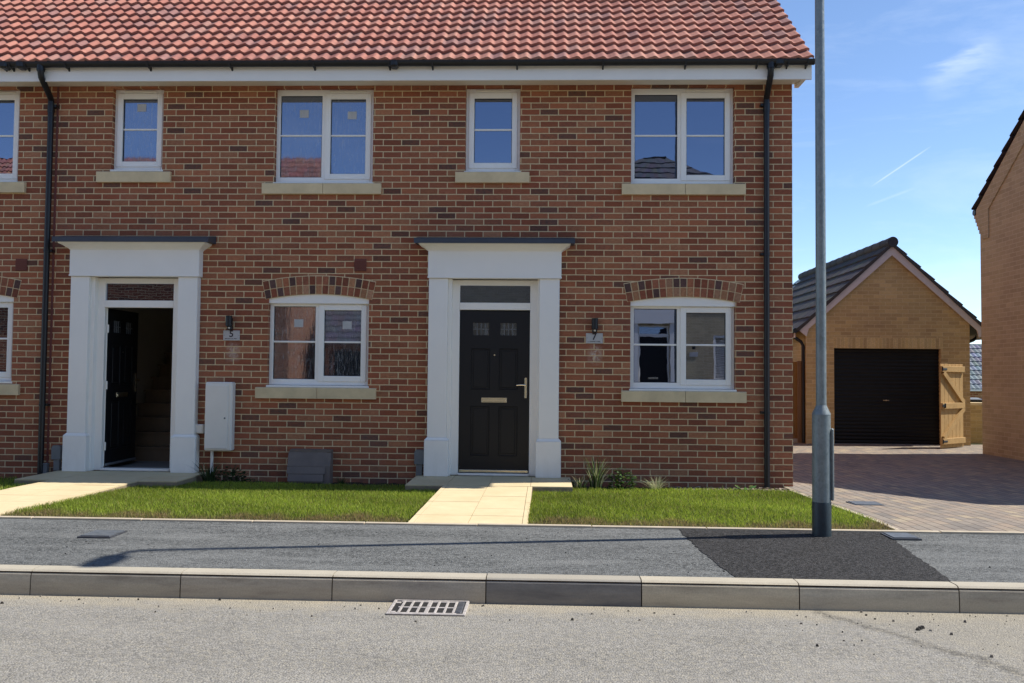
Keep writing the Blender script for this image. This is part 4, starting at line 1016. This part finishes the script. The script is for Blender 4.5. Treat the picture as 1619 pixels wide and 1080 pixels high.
# ------------------------------------------------------------------ open timber gate
hx, hy = 7.50, 6.35; W_, H_ = .84, 1.60
r = thing('timber_gate', 'open ledged and braced timber gate standing before the garage corner', 'gate', (hx, hy, .1)); r.rotation_euler = (0, 0, math.atan2(.52, .66))
def gp(mb, name, mat=M['gatewood'], par=None):
    o = mb.build(name, mat, par or r); return o
for k in range(6):
    m = MB(); a = k*W_/6; m.box(a+.002, a+W_/6-.002, 0, .02, 0, H_+random.uniform(-.004, .004), b=.003); gp(m, 'board')
for z in (.13, .80, H_-.10):
    m = MB(); m.box(0, W_, -.042, 0, z-.055, z+.055, b=.004); gp(m, 'ledge')
for (xa, za, xb, zb) in ((.06, .19, W_-.02, .745), (.06, H_-.16, W_-.02, .855)):
    m = MB(); d = Vector((xb-xa, zb-za)).normalized(); n = Vector((-d.y, d.x))*.045
    m.prism([(xa+n.x, za+n.y), (xa-n.x, za-n.y), (xb-n.x, zb-n.y), (xb+n.x, zb+n.y)], 'y', -.041, -.0005); recalc(gp(m, 'brace'))
for z in (.13, H_-.10):
    m = MB(); m.box(.0, .16, -.049, -.042, z-.018, z+.018, b=.002); m.tube([(-.005, -.046, z-.04), (-.005, -.046, z+.04)], .012, 8); gp(m, 'hinge', M['black'])
m = MB(); m.box(-.02, .09, -.056, -.042, .78, .83, b=.004); m.box(.05, .07, -.07, -.042, .76, .85, b=.004); gp(m, 'latch', M['black'])

# ------------------------------------------------------------------ fences and things in the gaps
r = thing('timber_fence', 'close boarded timber fence between the brick terrace and the garage', 'fence', (4.2, 7.62, .08))
m = MB(); xx = 3.0
while xx < 5.17:
    m.box(xx, xx+.12, 7.60+random.uniform(0, .006), 7.625, .17, 1.735, b=.003); xx += .124
m.build('boards', M['fencewood'], r)
m = MB(); m.box(3.0, 5.18, 7.58, 7.63, .05, .165); m.build('gravel_board', M['concrete'], r); m = MB(); m.box(5.17, 5.255, 7.56, 7.65, .05, 1.75, b=.006); m.box(3.0, 3.09, 7.64, 7.72, .05, 1.75, b=.006); m.build('fence_post', wood('post_timber', (.22, .15, .10), (.30, .22, .15)), r); settle(r)
r = thing('garden_wall', 'low buff brick garden wall in the gap right of the garage', 'wall', (9.8, 8.3, .0))
m = MB(); m.box(8.53, 11.4, 8.3, 8.52, -.1, .86); m.build('brickwork', M['buff'], r); m = MB(); m.box(8.53, 11.41, 8.285, 8.535, .861, .92, b=.004); m.build('coping', M['stone'], r); settle(r)
for (bx, by, lab) in ((9.25, 9.35, 'left one of two dark bins showing above the low garden wall'), (9.58, 9.45, 'right one of two dark bins showing above the low garden wall')):
    r = thing('wheelie_bin', lab, 'bin', (bx, by, .07), 'dark bins behind the garden wall')
    m = MB(); z0, z1 = .07, .94; A = [(bx-.10, by-.12), (bx+.10, by-.12), (bx+.10, by+.14), (bx-.10, by+.14)]; B = [(bx-.13, by-.16), (bx+.13, by-.16), (bx+.13, by+.18), (bx-.13, by+.18)]
    for k in range(4): m.face([(*A[k], z0), (*A[(k+1) % 4], z0), (*B[(k+1) % 4], z1), (*B[k], z1)])
    m.face([(*p, z0) for p in A[::-1]]); m.build('body', M['black'], r)
    m = MB(); m.prism([(by-.18, .945), (by-.18, .965), (by+.1, 1.0), (by+.2, .985), (by+.2, .945)], 'x', bx-.14, bx+.14); recalc(m.build('lid', M['grey'], r))
    m = MB(); m.tube([(bx-.15, by+.14, .14), (bx+.15, by+.14, .14)], .07, 14); m.build('wheel', M['black'], r); settle(r)

def simple_house(name, label, x0, x1, y0, y1, z0, ze, ridge_axis, zr, wallmat, roofpal, apex=None, wave=None, over=.3):
    r = thing(name, label, 'house', ((x0+x1)/2, (y0+y1)/2, z0))
    m = MB(); m.box(x0, x1, y0, y1, z0, ze)
    if ridge_axis == 'x': m.prism([(y0, ze), (y1, ze), ((y0+y1)/2, zr-.08)], 'x', x0, x1)
    if ridge_axis == 'y': m.prism([(x0, ze), (x1, ze), ((x0+x1)/2, zr-.08)], 'y', y0, y1)
    m.build('wall', wallmat, r); return r
def slope_roof(r, name, A, B, C, Dd, rows, cols_, pal, step=.03, mat='greytile', roll=.0):
    """stepped tile courses on the quad A-B (eaves) to D-C (top); A->D and B->C run up the slope"""
    A, B, C, Dd = map(Vector, (A, B, C, Dd)); n = (B-A).cross(Dd-A).normalized(); n = n if n.z > 0 else -n; m = MB()
    for i in range(rows):
        t0, t1 = i/rows, (i+1.06)/rows
        for j in range(cols_):
            u0_, u1_, um = j/cols_, (j+1)/cols_, (j+.5)/cols_; q = lambda u, t, h: (A+(B-A)*u)*(1-t)+(Dd+(C-Dd)*u)*t+n*h; c = tuple(k*random.uniform(.85, 1.15) for k in random.choice(pal))
            m.face([q(u0_, t0, 0), q(um, t0, 0), q(u1_, t0, 0), q(u1_, t0, step), q(um, t0, step+roll), q(u0_, t0, step)], c)
            m.face([q(u0_, t0, step), q(um, t0, step+roll), q(um, t1, roll), q(u0_, t1, 0)], c); m.face([q(um, t0, step+roll), q(u1_, t0, step), q(u1_, t1, 0), q(um, t1, roll)], c)
    recalc(m.build(name, M[mat], r, smooth=False))
# right hand buff house: gable wall faces the drive
GX = 7.785; RY0, RY1, RZE = -.72, 5.36, 4.33
ry, tan_ = (RY0+RY1)/2, .7265; RZR = 4.49+(5.50-ry)*tan_
r = thing('buff_brick_house', 'buff brick house at the right edge, its shaded gable wall facing the drive', 'house', (11, 2.2, .1))
m = MB(); m.box(GX, 17, RY0, RY1, -.1, 4.3); m.prism([(RY0, 4.3), (RY1, 4.3), (RY1, 4.50), (ry, RZR-.13), (RY0, 4.50)], 'x', GX, 17)
# corbelled kneelers and raised verge band
for k in range(5): m.box(GX+.001, GX+.3, RY1-.0, RY1+.045*(k+1), 4.02+k*.075, 4.09+k*.075+.006) ; m.box(GX+.001, GX+.3, RY0-.045*(k+1), RY0, 4.02+k*.075, 4.09+k*.075+.006)
m.build('wall', M['buff2'], r)
m = MB()
for sg, ye in ((1, 5.46), (-1, 2*ry-5.46)):
    zt_ = lambda yv: RZR-.06-abs(yv-ry)*tan_
    m.prism([(ye, zt_(ye)), (ry, zt_(ry)), (ry, zt_(ry)-.36), (ye-sg*.42, zt_(ye-sg*.42)-.36), (ye-sg*.42, 3.9), (ye-sg*.2, 3.9), (ye-sg*.2, zt_(ye)-.35), (ye, zt_(ye)-.12)], 'x', GX-.022, GX+.001)
recalc(m.build('verge_band', M['buff2'], r))
for sg, ye in ((1, 5.52), (-1, 2*ry-5.52)):
    slope_roof(r, 'roof', (GX-.07, ye, 4.475), (17.1, ye, 4.475), (17.1, ry, RZR+.01), (GX-.07, ry, RZR+.01), 12, 40, [(.055, .045, .055), (.06, .05, .055)], step=.035)
m = MB(); m.tube([(GX-.02, 5.55, 4.43), (17, 5.55, 4.43)], .055, 12); m.tube([(GX-.02, 2*ry-5.55, 4.43), (17, 2*ry-5.55, 4.43)], .055, 12); m.build('gutter', M['black'], r); settle(r)
# distant lower house in the gap
r = thing('distant_house', 'distant red brick house with grey tiled roof glimpsed in the gap right of the garage', 'house', (17, 28, -2.1))
m = MB(); m.box(14.2, 21, 26.2, 31, -2.2, 1.06); m.prism([(26.2, 1.06), (31, 1.06), (28.6, 2.75)], 'x', 14.2, 21); m.build('wall', M['red'], r)
slope_roof(r, 'roof', (14.1, 26, 1.0), (21.1, 26, 1.0), (21.1, 28.6, 2.92), (14.1, 28.6, 2.92), 10, 36, [(.16, .19, .23), (.12, .14, .17)], step=.035, roll=.03)
slope_roof(r, 'roof', (14.1, 31.2, 1.0), (21.1, 31.2, 1.0), (21.1, 28.6, 2.92), (14.1, 28.6, 2.92), 4, 10, [(.14, .16, .19)])
m = MB(); m.box(14.1, 21.1, 25.93, 25.98, .93, 1.0); m.build('fascia', M['white'], r); settle(r)

# ------------------------------------------------------------------ houses across the road (seen mirrored in the panes)
r = thing('buff_house_opposite', 'buff brick house across the road, mirrored in the right hand ground floor window', 'house', (4.5, -17.5, .1))
m = MB(); wall_holes(m, -3.1, 9.2, -.1, 5.3, [(2.66, 3.52, .2, 2.85), (4.77, 5.95, 1.3, 2.6)], -14.24, -14.5)
m.box(-3.1, -2.8, -22, -14.5, -.1, 5.3); m.box(8.9, 9.2, -22, -14.5, -.1, 5.3); m.box(-3.1, 9.2, -22, -21.7, -.1, 5.3); m.build('wall', M['buff2'], r)
m = MB(); m.box(-2.8, 8.9, -15.4, -15.3, -.1, 5.3); m.build('inner_wall', M['plaster'], r)
ap = (3.17, -17.9, 8.55); ap2 = (3.9, -17.9, 8.55)
slope_roof(r, 'roof', (-3.4, -13.95, 5.25), (9.5, -13.95, 5.25), ap2, ap, 14, 30, [(.11, .11, .12), (.09, .09, .1)], step=.04)
slope_roof(r, 'roof', (-3.4, -22.3, 5.25), (9.5, -22.3, 5.25), ap2, ap, 8, 8, [(.11, .11, .12)])
slope_roof(r, 'roof', (-3.4, -13.95, 5.25), (-3.4, -22.3, 5.25), ap, ap, 8, 8, [(.11, .11, .12)]); slope_roof(r, 'roof', (9.5, -13.95, 5.25), (9.5, -22.3, 5.25), ap2, ap2, 8, 8, [(.11, .11, .12)])
m = MB(); m.box(2.42, 2.64, -14.24, -14.1, .2, 2.9); m.box(3.54, 3.76, -14.24, -14.1, .2, 2.9); m.box(2.36, 3.82, -14.24, -14.06, 2.9, 3.3); m.build('door_surround', M['surround'], r)
m = MB(); m.box(2.64, 2.70, -14.33, -14.25, .2, 2.88); m.box(3.48, 3.54, -14.33, -14.25, .2, 2.88); m.box(2.70, 3.48, -14.33, -14.25, 2.53, 2.61); m.box(2.7, 3.48, -14.33, -14.25, 2.82, 2.88); m.build('door_frame', M['upvc'], r)
m = MB(); m.box(2.70, 3.48, -14.38, -14.31, .2, 2.53); dd = m.build('door', M['door'], r); m = MB(); m.box(2.95, 3.23, -14.31, -14.30, 1.33, 1.39); m.build('letter_plate', M['chrome'], dd)
m = MB(); m.box(2.70, 3.48, -14.36, -14.34, 2.61, 2.82); m.build('pane', M['glass'], r)
m = MB(); m.box(4.77, 4.83, -14.33, -14.26, 1.3, 2.6); m.box(5.89, 5.95, -14.33, -14.26, 1.3, 2.6); m.box(4.83, 5.89, -14.33, -14.26, 1.3, 1.37); m.box(4.83, 5.89, -14.33, -14.26, 2.53, 2.6); m.box(5.33, 5.39, -14.33, -14.26, 1.37, 2.53); wn_ = m.build('window', M['upvc'], r)
m = MB()
for k in range(26): m.box(4.85, 5.87, -14.42, -14.40, 1.39+k*.044, 1.415+k*.044)
m.build('blind', M['upvc'], wn_)
m = MB(); m.box(4.6, 6.1, -14.24, -14.18, 1.15, 1.29); m.build('window_sill', M['stone'], r)
m = MB(); m.tube([(4.2, -14.16, 2.18), (4.2, -14.16, 2.34)], .045, 12); m.build('lamp', M['black'], r); m = MB(); m.box(4.1, 4.32, -14.24, -14.22, 1.98, 2.11); m.build('number_plate', M['plate'], r)
settle(r)
r = thing('red_house_opposite', 'red brick house across the road, its roof mirrored in the left upper windows', 'house', (-12, -18, .1))
m = MB(); m.box(-19, -7.35, -21.5, -14.2, -.1, 5.2); m.prism([(-21.5, 5.2), (-14.2, 5.2), (-17.85, 8.3)], 'x', -19, -7.35); m.build('wall', M['red'], r)
slope_roof(r, 'roof', (-19.1, -13.85, 5.1), (-7.25, -13.85, 5.1), (-7.25, -17.85, 8.5), (-19.1, -17.85, 8.5), 16, 70, RT, step=.04, mat='pantile', roll=.04)
slope_roof(r, 'roof', (-19.1, -21.85, 5.1), (-7.25, -21.85, 5.1), (-7.25, -17.85, 8.5), (-19.1, -17.85, 8.5), 8, 10, RT, mat='pantile')
m = MB(); m.box(-8.35, -8.18, -14.199, -14.1, 1.1, 1.95); m.box(-8.05, -7.88, -14.199, -14.1, 1.1, 1.95); m.build('meter_case', M['meter'], r)
m = MB(); m.box(-19.05, -7.3, -13.9, -13.86, 4.9, 5.1); m.build('fascia', M['white'], r); settle(r)
r = thing('garage_opposite', 'small grey roofed garage across the road mirrored in the middle ground floor window', 'garage', (-5.4, -17.5, .1))
m = MB(); m.box(-6.95, -3.4, -19, -16, -.1, 2.35); m.prism([(-19, 2.35), (-16, 2.35), (-17.5, 3.5)], 'x', -6.95, -3.4); m.build('wall', M['red'], r)
slope_roof(r, 'roof', (-7.1, -15.8, 2.3), (-3.3, -15.8, 2.3), (-3.3, -17.5, 3.65), (-7.1, -17.5, 3.65), 7, 20, [(.12, .12, .14)], step=.035); slope_roof(r, 'roof', (-7.1, -19.2, 2.3), (-3.3, -19.2, 2.3), (-3.3, -17.5, 3.65), (-7.1, -17.5, 3.65), 4, 6, [(.12, .12, .14)])
m = MB(); m.box(-6.5, -3.9, -15.999, -15.96, .1, 2.1); m.build('garage_door', M['roller'], r); settle(r)

# ------------------------------------------------------------------ render settings
S.render.engine = 'CYCLES'
S.cycles.max_bounces = 8; S.cycles.transparent_max_bounces = 12
